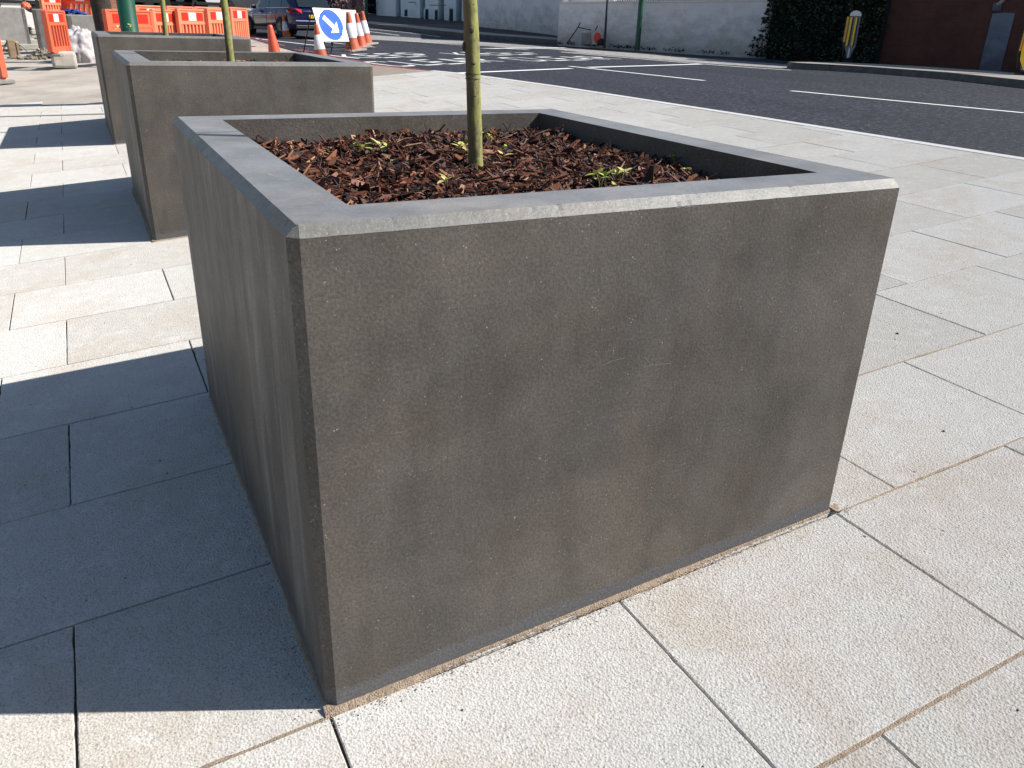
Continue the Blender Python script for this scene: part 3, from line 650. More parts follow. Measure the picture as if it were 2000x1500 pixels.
for k in range(170): crumb(rg.uniform(-1.2, 4.6), rg.uniform(-1.0, 4.5), rg.uniform(.0012, .0040), 0)
for k in range(10): crumb(rg.uniform(1.7, 3.2), rg.uniform(-.6, 1.6), rg.uniform(.005, .008), 0)
tag(b.build('grit', [M['black'], M['bead']], rec=False), 'loose dark grit and sandy crumbs scattered on the pale paving', 'grit', kind='stuff')

# ---- bark mulch
def mulch(name, ox, oy, zt, n, label, seed):
    rg = random.Random(seed); b = MB()
    x0, x1, y0, y1 = PT + .002, PW - PT - .002, PT + .002, PD - PT - .002
    def hz(x, y):
        return zt - 0.086 + 0.020 * ((x - x0) / (x1 - x0)) * (y / y1) + 0.022 * noise.noise(Vector((x * 4 + ox, y * 4 + oy, seed))) + 0.010 * noise.noise(Vector((x * 14, y * 14, seed)))
    NX = 46; NY = 54
    V = [(x0 + (x1 - x0) * i / NX, y0 + (y1 - y0) * j / NY) for j in range(NY + 1) for i in range(NX + 1)]
    b.add([(x, y, hz(x, y) - .004) for x, y in V], [[j * (NX + 1) + i, j * (NX + 1) + i + 1, (j + 1) * (NX + 1) + i + 1, (j + 1) * (NX + 1) + i] for j in range(NY) for i in range(NX)], 1, True, 0.0)
    for k in range(n):
        x, y = rg.uniform(x0 + .02, x1 - .02), rg.uniform(y0 + .02, y1 - .02)
        big = rg.random()
        l = rg.uniform(.006, .016) if big < .5 else (rg.uniform(.014, .030) if big < .95 else rg.uniform(.03, .05))
        if rg.random() < .03: l = rg.uniform(.035, .065); w = rg.uniform(.0012, .003)
        elif rg.random() < .25: l = rg.uniform(.002, .006); w = l * rg.uniform(.4, .8)
        else: w = l * rg.uniform(.10, .36)
        th = rg.uniform(.0007, .0022)
        yaw = rg.uniform(0, math.tau); pit = rg.gauss(0, .38); rol = rg.gauss(0, .7)
        m = Matrix.Rotation(yaw, 3, 'Z') @ Matrix.Rotation(pit, 3, 'Y') @ Matrix.Rotation(rol, 3, 'X')
        c = Vector((x, y, hz(x, y) + rg.uniform(-.003, .013))); bend = rg.uniform(-.35, .35) * l
        hw = [w * rg.uniform(.2, .7), w, w * rg.uniform(.15, .6)]
        vs = []
        for q, (xx, zz) in enumerate(((-l, bend * .4), (rg.uniform(-.2, .2) * l, 0), (l, bend * .4))):
            for sg in (-1, 1): vs.append(c + m @ Vector((xx, sg * hw[q] + rg.uniform(-.2, .2) * w, zz + th)))
        for q in range(6): vs.append(vs[q] - m @ Vector((0, 0, 2 * th)))
        for v in vs: v.x = min(max(v.x, x0), x1); v.y = min(max(v.y, y0), y1)
        tone = min(1, max(0, rg.betavariate(1.5, 2.5) + (0.15 if l > .03 else 0)))
        b.add(vs, [(0, 1, 3, 2), (2, 3, 5, 4), (6, 8, 9, 7), (8, 10, 11, 9), (0, 2, 8, 6), (2, 4, 10, 8), (1, 7, 9, 3), (3, 9, 11, 5), (0, 6, 7, 1), (4, 5, 11, 10)], 0, False, tone)
    # thin twigs
    for k in range(n // 90):
        x, y = rg.uniform(x0 + .06, x1 - .06), rg.uniform(y0 + .06, y1 - .06); a = rg.uniform(0, math.tau); l = rg.uniform(.03, .075)
        p = Vector((x, y, hz(x, y) + .004)); d = Vector((math.cos(a), math.sin(a), rg.uniform(-.05, .35))) * l
        b.tube([p, p + d * .5 + Vector((0, 0, .006)), p + d], [.0015, .0012, .0006], 4, 2)
    o = b.build(name, [M['chip'], M['soil'], M['twig']], tone=True, rec=False)
    tag(o, label, 'bark mulch', kind='stuff'); o.location = (ox, oy, 0); return hz
hz1 = mulch('bark_mulch', 0, 0, PH, 18000, 'reddish brown bark chip mulch filling the nearest planter', 5)
hz2 = mulch('bark_mulch', 0.010, 4.186, PH + .055, 3000, 'bark chip mulch seen over the rim of the middle planter', 9)
hz3 = mulch('bark_mulch', -0.010, 8.323, PH + .080, 1200, 'bark mulch down inside the farthest planter of the row', 13)

# ---- young trees
def sapling(base, top_px, r0, label, seed, scars, z0):
    rg = random.Random(seed)
    root = empty('young_tree', base, 0, label, 'tree', 'young trees in the planters')
    tp = at(top_px[0], top_px[1], base[1]); d = (tp - Vector(base)); lean = Vector((d.x / d.z, d.y / d.z, 0))
    b = MB(); H = 3.4; n = 150; ns = 22; rings = []
    for i in range(n + 1):
        z = -0.04 + H * (i / n) ** 1.25
        c = Vector((lean.x * z + 0.006 * noise.noise(Vector((0, seed, z * 2.3))), lean.y * z + 0.006 * noise.noise(Vector((5, seed, z * 2.3))), z))
        r = r0 * (1 - 0.16 * min(1, z / 1.5)) * (1 if z < 1.5 else max(.25, 1 - (z - 1.5) / 2.6)) + 0.002 * math.exp(-max(0, z) / 0.03)
        for k in range(ns):
            th = math.tau * k / ns; rr = r * (1 + 0.05 * noise.noise(Vector((math.cos(th) * 1.5, math.sin(th) * 1.5, z * 9 + seed))))
            for (sz, sth, amp, wd, hh) in scars:
                dth = (th - sth + math.pi) % math.tau - math.pi
                rr += amp * r * math.exp(-(dth / wd) ** 2 - ((z - sz) / hh) ** 2)
            b.v.append(tuple(c + Vector((math.cos(th), math.sin(th), 0)) * rr))
    for i in range(n):
        for k in range(ns):
            b.f.append([i * ns + k, i * ns + (k + 1) % ns, (i + 1) * ns + (k + 1) % ns, (i + 1) * ns + k]); b.mi.append(0); b.sm.append(True); b.tone.append(.5)
    # limbs above the photograph's frame
    lv = MB(); tips = []
    for k in range(9):
        z = 2.2 + 1.15 * k / 9 + rg.uniform(-.05, .05); a = rg.uniform(0, math.tau) ; L = rg.uniform(.35, .7) * (1.1 - k * .05)
        p = Vector((lean.x * z, lean.y * z, z)); e = p + Vector((math.cos(a) * L * .6, math.sin(a) * L * .6, L))
        m_ = p.lerp(e, .5) + Vector((math.cos(a), math.sin(a), 0)) * .06
        b.tube([p, m_, e], [.008, .006, .003], 6); tips += [(m_, e), (p, e)]
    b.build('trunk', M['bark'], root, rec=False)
    if seed == 1:
        for (sz, dth, sw_, sh_) in ((.388, .05, .007, .009), (.302, .15, .006, .004), (.216, .15, .005, .002), (.345, -1.2, .005, .014), (.452, .4, .0015, .0015)):
            th = camdir + dth; c = Vector((lean.x * sz, lean.y * sz, sz)) + Vector((math.cos(th), math.sin(th), 0)) * r0 * (1 - .16 * min(1, sz / 1.5)) * 1.12
            sc_ = MB(); sc_.lathe([(1, 0), (.8, .5), (.35, .8)], 10)
            mm = Matrix.Rotation(th, 3, 'Z') @ Matrix.Rotation(math.pi / 2, 3, 'Y')
            sc_.v = [tuple(c + mm @ Vector((v[0] * sh_, v[1] * sw_, v[2] * .006))) for v in sc_.v]; sc_.build('bark_scar', M['scar'], root)
        for sz in (.262, .274):
            rg_ = MB(); rr_ = r0 * (1 - .16 * sz / 1.5) * 1.05; rg_.tube([(lean.x * sz + rr_ * math.cos(t * math.tau / 24), lean.y * sz + rr_ * math.sin(t * math.tau / 24), sz + .0006 * math.sin(t * .5)) for t in range(25)], .0009, 5, caps=False); rg_.build('bark_ring', M['scar'], root)
    for (p, e) in tips:
        for q in range(26):
            c = p.lerp(e, rg.random()) + Vector((rg.gauss(0, .09), rg.gauss(0, .09), rg.gauss(0, .09)))
            m = Matrix.Rotation(rg.uniform(0, math.tau), 3, 'Z') @ Matrix.Rotation(rg.uniform(-1.2, 1.2), 3, 'X'); s_ = rg.uniform(.018, .034)
            lv.add([c + m @ Vector(v) for v in ((0, -s_, 0), (s_ * .5, 0, .004), (0, s_, 0), (-s_ * .5, 0, .004))], [(0, 1, 2, 3)])
    lv.build('crown', M['leaf'], root, rec=False)
    return root
camdir = math.atan2(CAM.y - .9, CAM.x - .75)
SC = [(0.388, camdir + .1, .16, .5, .016), (0.30, camdir + .2, .14, .4, .012), (0.272, camdir + .1, .10, 9, .004), (0.264, camdir + .1, .08, 9, .003), (0.215, camdir + .1, .16, .35, .008), (0.36, camdir - 1.4, .16, .5, .03), (0.06, camdir + .5, .10, .5, .02), (0.12, camdir + 1.2, .08, .6, .02)]
tb = onz(930, 328, 0.998)
sapling((tb.x, tb.y, 0.985), (918, 0), 0.0212, 'slender green barked young tree trunk in the nearest planter', 1, SC, .995)
tb2 = onz(451, 121, 1.05); tb2 = at(451, 117, 4.186 + .90)
sapling((tb2.x, tb2.y, hz2(.75, .9) + 0.0), (437, 0), 0.026, 'young tree trunk rising from the middle planter', 2, [(.5, camdir, .1, 9, .006), (.3, camdir, .1, .5, .02)], 1)
tb3 = at(323, 66, 8.323 + .90)
sapling((tb3.x, tb3.y, 1.03), (317, 0), 0.028, 'thin young tree trunk in the farthest planter beside the green post', 3, [(.4, camdir, .1, 9, .006)], 1)

# ---- seedlings in the mulch
def seedling(px, py, h, nl, col, label, seed, lf=.016, ground=None):
    rg = random.Random(seed); g = ground if ground else onz(px, py + 4, PH - .070); h *= 1.6; lf *= 1.45
    root = empty('seedling', g, rg.uniform(0, 6.28), label, 'seedling', 'seedlings sprouting in the mulch')
    for s_ in range(max(1, nl // 3)):
        st = MB(); lv = MB()
        a = rg.uniform(0, 6.28); e = Vector((math.cos(a) * h * .4, math.sin(a) * h * .4, h * rg.uniform(.7, 1.05)))
        st.tube([(0, 0, -.012), e * .5 + Vector((0, 0, h * .12)), e], [.0013, .0011, .0008], 5)
        for k in range(3):
            b_ = a + k * 2.1 + rg.uniform(-.5, .5); L = lf * rg.uniform(.7, 1.25)
            U = Vector((math.cos(b_), math.sin(b_), rg.uniform(-.2, .9))).normalized(); Sd = U.cross(Vector((0, 0, 1))).normalized(); Nn = Sd.cross(U)
            c = e + U * .002
            pts = [c, c + U * L * .35 + Sd * L * .30 + Nn * L * .08, c + U * L * .8 + Sd * L * .22 + Nn * L * .04, c + U * L * 1.15 - Nn * L * .08, c + U * L * .8 - Sd * L * .22 + Nn * L * .04, c + U * L * .35 - Sd * L * .30 + Nn * L * .08, c + U * L * .5]
            lv.add(pts, [(0, 1, 6), (1, 2, 6), (2, 3, 6), (3, 4, 6), (4, 5, 6), (5, 0, 6)], 0, True)
        st.build('stem', M['stem'], root); lv.build('leaf', M[col], root, rec=False)
seedling(701, 298, .018, 6, 'leaf', 'bright round leaved seedling left of the tree, nearest the planter\'s left wall', 1, .020)
seedling(748, 296, .020, 9, 'husk', 'yellow green seedling cluster just right of the round leaved one', 2, .017)
seedling(893, 300, .022, 9, 'husk', 'pale seedling pushed up against the left side of the tree trunk', 3, .015)
seedling(918, 306, .030, 4, 'husk', 'tall narrow yellow leaves in front of the tree trunk base', 4, .026)
seedling(957, 282, .022, 6, 'leaf', 'bright green seedling just behind the trunk on its right', 5, .017)
seedling(985, 312, .014, 3, 'husk', 'single upright yellow leaf right of the trunk', 6, .018)
seedling(1037, 245, .020, 9, 'leaf', 'green sprout in the far corner of the planter beside the dark wall', 7, .016)
seedling(1318, 322, .020, 6, 'leaf', 'bright green seedling near the shaded right wall', 8, .017)
seedling(1335, 338, .012, 6, 'husk', 'small yellow seedling in front of the bright one by the right wall', 9, .012)
seedling(1172, 362, .020, 9, 'leaf', 'leafy green seedling behind the front rim, left of the yellow one', 10, .018)
seedling(1212, 352, .016, 9, 'husk', 'drooping yellow seedling behind the front rim', 11, .017)
seedling(872, 362, .014, 6, 'husk', 'faint yellow seedling left of the trunk close to the front rim', 12, .014)
seedling(985, 293, .012, 3, 'leaf', 'tiny green shoot between the trunk and the upright yellow leaf', 21, .011)
seedling(760, 322, .016, 3, 'husk', 'thin pale shoot in the middle of the left half of the nearest planter', 22, .010)
seedling(905, 292, .018, 3, 'leaf', 'small green shoot just behind the pale one at the trunk', 23, .012)
seedling(1205, 372, .014, 3, 'leaf', 'tiny green shoot hard against the front rim', 24, .010)
wp = at(246, 72, 9.2); seedling(0, 0, .10, 9, 'husk', 'yellow green weed in the farthest planter at the foot of the green post', 13, .03, ground=Vector((wp.x, wp.y, wp.z - .05)))

# ============================================================ STREET THINGS NEAR THE LEFT
p = at(254, 62, 12.0); b = MB()
root = empty('lamp_post', (p.x, p.y, G(p.x, p.y)), 0, 'thick dark green lamp post behind the farthest planter', 'lamp post')
b.lathe([(.130, -.1), (.130, .02), (.118, .03), (.118, 1.9), (.112, 1.94), (.075, 2.05), (.055, 5.0)], 28); b.build('column', M['green'], root)
b = MB(); b.tube([(0, 0, 5), (0, 0, 5.6), (.3, .1, 5.9), (.9, .2, 6.0)], .04, 10); b.build('bracket_arm', M['green'], root)
b = MB(); b.bbox((1.1, .22, 6.0), (.3, .12, .05), .03, .2); b.build('lantern', M['steel'], root)
b = MB(); b.box((-.02, -.1195, .75), (.05, .004, .12)); b.build('access_door', M['green'], root)

p = at(208, 62, 19.5); g = Vector((p.x, p.y, G(p.x, p.y)))
root = empty('street_tree', g, 0, 'old dark street tree trunk left of the green post', 'tree')
b = MB(); pts = [(0, 0, -.1), (0.0, 0, .5), (-.03, 0, 1.2), (-.05, .02, 2.2), (-.02, 0, 4)]
b.tube(pts, [.24, .20, .195, .19, .16], 14)
for k in range(7):
    a = k * 2.4; b.tube([(-.02, 0, 3.0 + .15 * k), (math.cos(a) * .9, math.sin(a) * .9, 4.2 + .1 * k), (math.cos(a) * 1.6, math.sin(a) * 1.6, 5.4)], [.07, .045, .015], 8)
o = b.build('trunk', M['bark2'], root)
dsp = o.modifiers.new('rough', 'DISPLACE'); tx = bpy.data.textures.new('barktex', 'CLOUDS'); tx.noise_scale = .12; dsp.texture = tx; dsp.strength = .04
rg = random.Random(4); b = MB()
for k in range(1600):
    a = rg.uniform(0, math.tau); r = 1.7 * math.sqrt(rg.random()); c = Vector((math.cos(a) * r, math.sin(a) * r, rg.uniform(4.6, 6.4)))
    m = Matrix.Rotation(rg.uniform(0, 6.28), 3, 'Z') @ Matrix.Rotation(rg.uniform(-1, 1), 3, 'X'); s_ = rg.uniform(.05, .09)
    b.add([c + m @ Vector(v) for v in ((0, -s_, 0), (s_ * .6, 0, 0), (0, s_, 0), (-s_ * .6, 0, 0))], [(0, 1, 2, 3)])
b.build('crown', M['leaf'], root, rec=False)

# ---- traffic cones
def make_cone(sleeve, body, base=True, H=.75):
    root = empty('traffic_cone', (0, 0, 0))
    k = H / .75; b = MB()
    b.bbox((0, 0, .022 * k), (.21 * k, .21 * k, .022 * k), .012 * k)
    b.build('base', M['conebase'] if sleeve else body, root)
    b = MB(); b.lathe([(.155 * k, .04 * k), (.145 * k, .07 * k), (.095 * k, .36 * k), (.045 * k, .70 * k), (.038 * k, .745 * k), (.030 * k, .75 * k)], 24); b.build('cone_body', body, root)
    if sleeve:
        b = MB(); b.lathe([(.116 * k, .262 * k), (.0705 * k, .545 * k), (.060 * k, .546 * k)], 24); b.build('reflective_sleeve', M['sleeve'], root)
    return root
def setcone(c, P, label, rz=0.0, tilt=0):
    c.location = P; c.rotation_euler = (Matrix.Rotation(-.10, 3, 'Y') @ Matrix.Rotation(rz, 3, 'Z')).to_euler(); tag(c, label, 'traffic cone', 'traffic cones by the roadworks'); return c
c1 = make_cone(True, M['coned'], H=.93); c2 = make_cone(True, M['cone'], H=.90); c3 = make_cone(False, M['cone'], H=.80)
# right-hand trio beside the sign boards
setcone(c1, rp(690, 100.5), 'dirty banded cone nearest the viewer of the three right of the arrow sign', .3)
setcone(c2, rp(705, 94), 'middle banded cone with a clean red foot, of the three right of the arrow sign', .1)
c5 = copy_tree(c1); setcone(c5, rp(716, 88), 'farthest and rightmost banded cone of the three right of the arrow sign', .5)
c8 = make_cone(True, M['coned'], H=.70); c6 = copy_tree(c8); setcone(c6, rp(561, 75.5), 'banded cone standing alone in front of the blue car\'s rear wheel', .2)
q = at(628, 112, 15.6); c7 = c8; setcone(c7, Vector((q.x, q.y, roadz(q.y))), 'banded cone in front of the left edge of the arrow sign', .4)
q = at(541, 113, 14.5); setcone(c3, Vector((q.x, q.y, G(q.x, q.y))), 'plain orange cone without a band, behind the middle planter', .1)

# ---- road works sign boards
def board(label, P, rz, w, h, z0, lean, arrow):
    root = empty('road_sign', P, rz, label, 'road sign', 'sign boards at the roadworks')
    Rl = Matrix.Rotation(lean, 3, 'X'); n = lambda v: Rl @ Vector(v)
    b = MB(); b.prism([(-w / 2, z0), (w / 2, z0), (w / 2, z0 + h), (-w / 2, z0 + h)], .012, (n((0, 0, 0)), n((1, 0, 0)), n((0, 0, 1)), n((0, 1, 0)))); b.build('sign_plate', M['white'], root)
    for sx in (-1, 1):
        f = MB(); f.tube([n((sx * w / 2, .02, z0 + h)), n((sx * (w / 2 + .01), .02, 0))], .014, 6); f.build('leg', M['black'], root)
        tp_ = n((sx * w / 2, .02, z0 + h)); f = MB(); f.tube([tp_, Vector((sx * (w / 2), tp_.y + .42, 0))], .014, 6); f.build('leg', M['black'], root)
    f = MB(); f.tube([n((-w / 2, .02, z0 - .12)), n((w / 2, .02, z0 - .12))], .012, 6); f.build('cross_bar', M['black'], root)
    if arrow:
        cz = z0 + h / 2; r = h * .45; fr = (n((0, -.004, 0)), n((1, 0, 0)), n((0, 0, 1)), n((0, 1, 0)))
        b = MB(); b.prism([(r * math.cos(t * math.tau / 48), cz + r * math.sin(t * math.tau / 48)) for t in range(48)], .003, fr); b.build('blue_disc', M['blue'], root)
        # down-right arrow
        a = math.radians(-45); L = r * .74
        pts = [(-L, -.075), (.30 * L, -.075), (.30 * L, -.23), (L, 0), (.30 * L, .23), (.30 * L, .075), (-L, .075)]
        s_ = r / .42
        pts = [(x, y * s_) for x, y in pts]
        pts = [(x * math.cos(a) - y * math.sin(a), cz + x * math.sin(a) + y * math.cos(a)) for x, y in pts]
        b = MB(); fr2 = (n((0, -.007, 0)),) + fr[1:]; b.prism(pts, .002, fr2); b.build('arrow', M['white'], root)
        # flap rim of the disc
        b = MB()
        ring_ = [n((1.02 * r * math.cos(t * math.tau / 48), -.003, cz + 1.02 * r * math.sin(t * math.tau / 48))) for t in range(49)]
        b.tube(ring_, .006, 5, caps=False); b.build('disc_edge', M['chrome'], root)
    return root
vq = ray(650, 60); vaz = math.atan2(vq.y, vq.x)
pA = rp(612, 104); pB = rp(684, 105)
board('white board with a blue disc and a white arrow pointing down right', rp(663, 106), vaz - math.pi / 2 + .70, .84, .76, .30, -.36, True)
q = rp(676, 96); board('blank white sign board behind the arrow sign, beside three cones', (q.x + .12, q.y + .35, roadz(q.y)), vaz - math.pi / 2 + .42, .82, .66, .34, -.18, False)

# ---- parked car (dark blue estate, seen from its rear left corner)
def build_car(P, rz):
    root = empty('parked_car', P, rz, 'dark blue estate car seen from its rear left corner', 'car')
    # local: x forward, y left, origin on the ground under the middle; L 4.75, W 1.83, H 1.5
    st = [  # x, half width low, half width belt, z low, z belt (shoulder), z top of body
        (-2.36, .70, .74, .42, .70, .86), (-2.30, .80, .83, .30, .72, .97), (-2.05, .87, .89, .24, .74, 1.0), (-1.4, .89, .915, .22, .75, .99), (-.5, .89, .915, .22, .74, .97),
        (.4, .89, .915, .22, .73, .955), (1.05, .89, .91, .22, .72, .94), (1.5, .88, .90, .22, .70, .88), (1.95, .85, .87, .24, .66, .80), (2.25, .75, .77, .28, .60, .70), (2.36, .60, .62, .34, .56, .62)]
    b = MB(); n = 12; rows = []
    for (x, wl, wb, zl, zb, zt) in st:
        wt = wb * .86
        ringp = [(-wl * .9, zl), (-wl, zl + .08), (-wb, zb - .12), (-wb, zb), (-(wt + wb) / 2, (zb + zt) / 2 + .03), (-wt, zt), (wt, zt), ((wt + wb) / 2, (zb + zt) / 2 + .03), (wb, zb), (wb, zb - .12), (wl, zl + .08), (wl * .9, zl)]
        b.v += [(x, y, z) for y, z in ringp]
    for i in range(len(st) - 1):
        for k in range(n):
            b.f.append([i * n + k, i * n + (k + 1) % n, (i + 1) * n + (k + 1) % n, (i + 1) * n + k]); b.mi.append(0); b.sm.append(True); b.tone.append(.5)
    b.add([b.v[k] for k in range(n)], [list(range(n))]); b.add([b.v[(len(st) - 1) * n + k] for k in range(n)], [list(range(n))])
    body = b.build('body', M['car'], root)
    # greenhouse
    gh = [(-2.28, .70, .62, .96, .98), (-1.95, .77, .66, .97, 1.36), (-1.4, .79, .64, .96, 1.46), (-.4, .80, .64, .95, 1.49), (.3, .80, .64, .94, 1.47), (.62, .80, .66, .93, 1.38), (1.28, .78, .72, .92, .94)]
    b = MB()
    for (x, wl, wt, zl, zt) in gh: b.v += [(x, -wl, zl - .03), (x, -wt, zt - .04), (x, -wt * .8, zt), (x, wt * .8, zt), (x, wt, zt - .04), (x, wl, zl - .03)]
    for i in range(len(gh) - 1):
        for k in range(5):
            b.f.append([i * 6 + k, i * 6 + k + 1, (i + 1) * 6 + k + 1, (i + 1) * 6 + k]); b.mi.append(0); b.sm.append(True); b.tone.append(.5)
    b.build('roof', M['car'], root)
    def side(x, s_, f):  # point on greenhouse side at station x, fraction f up
        for g0, g1 in zip(gh, gh[1:]):
            if g0[0] <= x <= g1[0]:
                t = (x - g0[0]) / (g1[0] - g0[0]); wl, wt, zl, zt = [g0[j] + (g1[j] - g0[j]) * t for j in (1, 2, 3, 4)]
                return Vector((x, s_ * (wl + (wt - wl) * f + .006), zl - .03 + (zt - .04 - zl + .03) * f))
    for s_ in (-1, 1):
        for xa, xb, ta, tb in ((-1.92, -1.28, .30, .88), (-1.20, -.28, .92, .92), (-.20, .62, .92, .90)):
            b = MB(); N = 6
            V = []
            for i in range(N + 1):
                x = xa + (xb - xa) * i / N; V += [side(x, s_, .12), side(x, s_, ta + (tb - ta) * i / N)]
            b.add(V, [[2 * i, 2 * i + 1, 2 * i + 3, 2 * i + 2] for i in range(N)]); b.build('side_window', M['glass'], root)
        tri = MB(); tri.add([side(.68, s_, .12), side(.68, s_, .85), side(1.16, s_, .12)], [(0, 1, 2)]); tri.build('side_window', M['glass'], root)
        b = MB(); b.bbox((.72, s_ * .99, 1.0), (.07, .10, .07), .03); b.build('wing_mirror', M['car'], root)
        b = MB(); b.tube([(-1.95, s_ * .806, .985), (-.3, s_ * .828, .965), (.9, s_ * .825, .95)], .011, 6); b.build('window_trim', M['chrome'], root)
        b = MB(); b.tube([(-1.9, s_ * .58, 1.43), (-1.3, s_ * .59, 1.50), (.2, s_ * .59, 1.50)], .015, 6); b.build('roof_rail', M['chrome'], root)
        b = MB(); b.add([(-2.33, s_ * .50, .93), (-2.36, s_ * .50, .79), (-2.355, s_ * .77, .78), (-2.20, s_ * .885, .80), (-1.95, s_ * .905, .84), (-1.97, s_ * .895, .92), (-2.22, s_ * .865, .95), (-2.325, s_ * .76, .95)], [list(range(8))])
        for v in range(8): b.v[v] = (b.v[v][0] - (.025 if v in (0, 1, 2, 7) else .012), b.v[v][1] + s_ * .018, b.v[v][2])
        b.build('tail_light', M['tail'], root)
        b = MB(); b.add([(2.28, s_ * .52, .70), (2.34, s_ * .50, .58), (2.27, s_ * .74, .58), (2.05, s_ * .86, .64), (1.98, s_ * .865, .74)], [list(range(5))])
        for v in range(5): b.v[v] = (b.v[v][0] + .02, b.v[v][1] + s_ * .015, b.v[v][2] + .01)
        b.build('headlight', M['head'], root)
        for x in (-1.38, 1.42):
            ar = MB(); prof = [(math.cos(t), math.sin(t)) for t in [math.pi * k / 14 for k in range(15)]]
            V = [(x + .385 * c, s_ * (.905 if x < 0 else .90), .33 + .385 * s2) for c, s2 in prof] + [(x + .40 * c, s_ * .925, .33 + .40 * s2) for c, s2 in prof]
            ar.add([(x + .37 * math.cos(t * math.tau / 24), s_ * .918, .335 + .37 * math.sin(t * math.tau / 24)) for t in range(24)], [list(range(24))]); ar.build('wheel_arch', M['trim'], root)
            w = MB(); pr_ = [(.21, -.11), (.31, -.11), (.33, -.09), (.33, .09), (.31, .11), (.21, .11)]
            N = 28; base = len(w.v)
            for (r, dy) in pr_:
                for k in range(N): w.v.append((x + r * math.cos(k * math.tau / N), s_ * .86 + dy, .33 + r * math.sin(k * math.tau / N)))
            for i in range(len(pr_)):
                for k in range(N):
                    j = (i + 1) % len(pr_); w.f.append([i * N + k, i * N + (k + 1) % N, j * N + (k + 1) % N, j * N + k]); w.mi.append(0); w.sm.append(True); w.tone.append(.5)
            wh = w.build('wheel', M['rubber'], root)
            rm = MB()
            for k in range(10):
                a = k * math.tau / 10; c_ = Vector((x, s_ * .955, .33)); e = c_ + Vector((math.cos(a), 0, math.sin(a))) * .215
                rm.tube([c_, e], [.028, .018], 5)
            rm.tube([(x + .215 * math.cos(k * math.tau / 24), s_ * .955, .33 + .215 * math.sin(k * math.tau / 24)) for k in range(25)], .014, 6, caps=False)
            rm.build('rim', M['alloy'], wh)
    b = MB(); b.add([(-2.30, -.60, 1.0), (-2.30, .60, 1.0), (-1.99, .56, 1.33), (-1.99, -.56, 1.33)], [(0, 1, 2, 3)])
    b.v = [(x - .02, y, z + .012) for x, y, z in b.v]; b.build('rear_window', M['glass'], root)
    b = MB(); b.add([(1.24, -.66, .965), (1.24, .66, .965), (.68, .56, 1.37), (.68, -.56, 1.37)], [(0, 1, 2, 3)])
    b.v = [(x + .02, y, z + .015) for x, y, z in b.v]; b.build('windscreen', M['glass'], root)
    b = MB(); b.bbox((-2.395, 0, .70), (.012, .26, .055), .004); pt = b.build('number_plate', M['plate'], root)
    for k in range(7):
        if k != 4: b = MB(); b.box((-2.409, .205 - k * .068, .70), (.002, .014, .032)); b.build('plate_character', M['black'], pt)
    b = MB(); b.bbox((-2.34, 0, .50), (.05, .80, .075), .03); b.build('bumper', M['car'], root)
    b = MB(); b.bbox((-2.32, 0, .36), (.05, .76, .07), .03); b.build('lower_bumper', M['trim'], root)
    for s_ in (-1, 1):
        b = MB(); b.bbox((.1, s_ * .885, .27), (1.0, .03, .06), .02); b.build('sill', M['trim'], root)
        b = MB(); b.tube([(-.75, s_ * .925, .80), (-.58, s_ * .925, .80)], .014, 6); b.build('door_handle', M['chrome'], root)
        b = MB(); b.tube([(.20, s_ * .925, .80), (.37, s_ * .925, .80)], .014, 6); b.build('door_handle', M['chrome'], root)
        for xx in (-1.02, -.22, .98):
            b = MB(); b.tube([(xx, s_ * .918, .34), (xx, s_ * .919, .66), (xx, s_ * .905, .80), (xx, s_ * .86, .94)], .006, 4); b.build('door_gap', M['black'], root)
# front left wheel and rear left wheel seen at these places
wf = rp(491, 66); dd = (Vector(wf) - CAM); dist = math.hypot(dd.x, dd.y)
vaz = math.atan2(dd.y, dd.x); head = vaz + R_(23)
fwd = Vector((math.cos(head), math.sin(head), 0)); left = Vector((-math.sin(head), math.cos(head), 0))
cp = Vector(wf) - (fwd * 1.42 + left * .86) * .88; cp.z = roadz(cp.y)
build_car(cp, head); bpy.data.objects['parked_car'].scale = (.88, .88, .88)

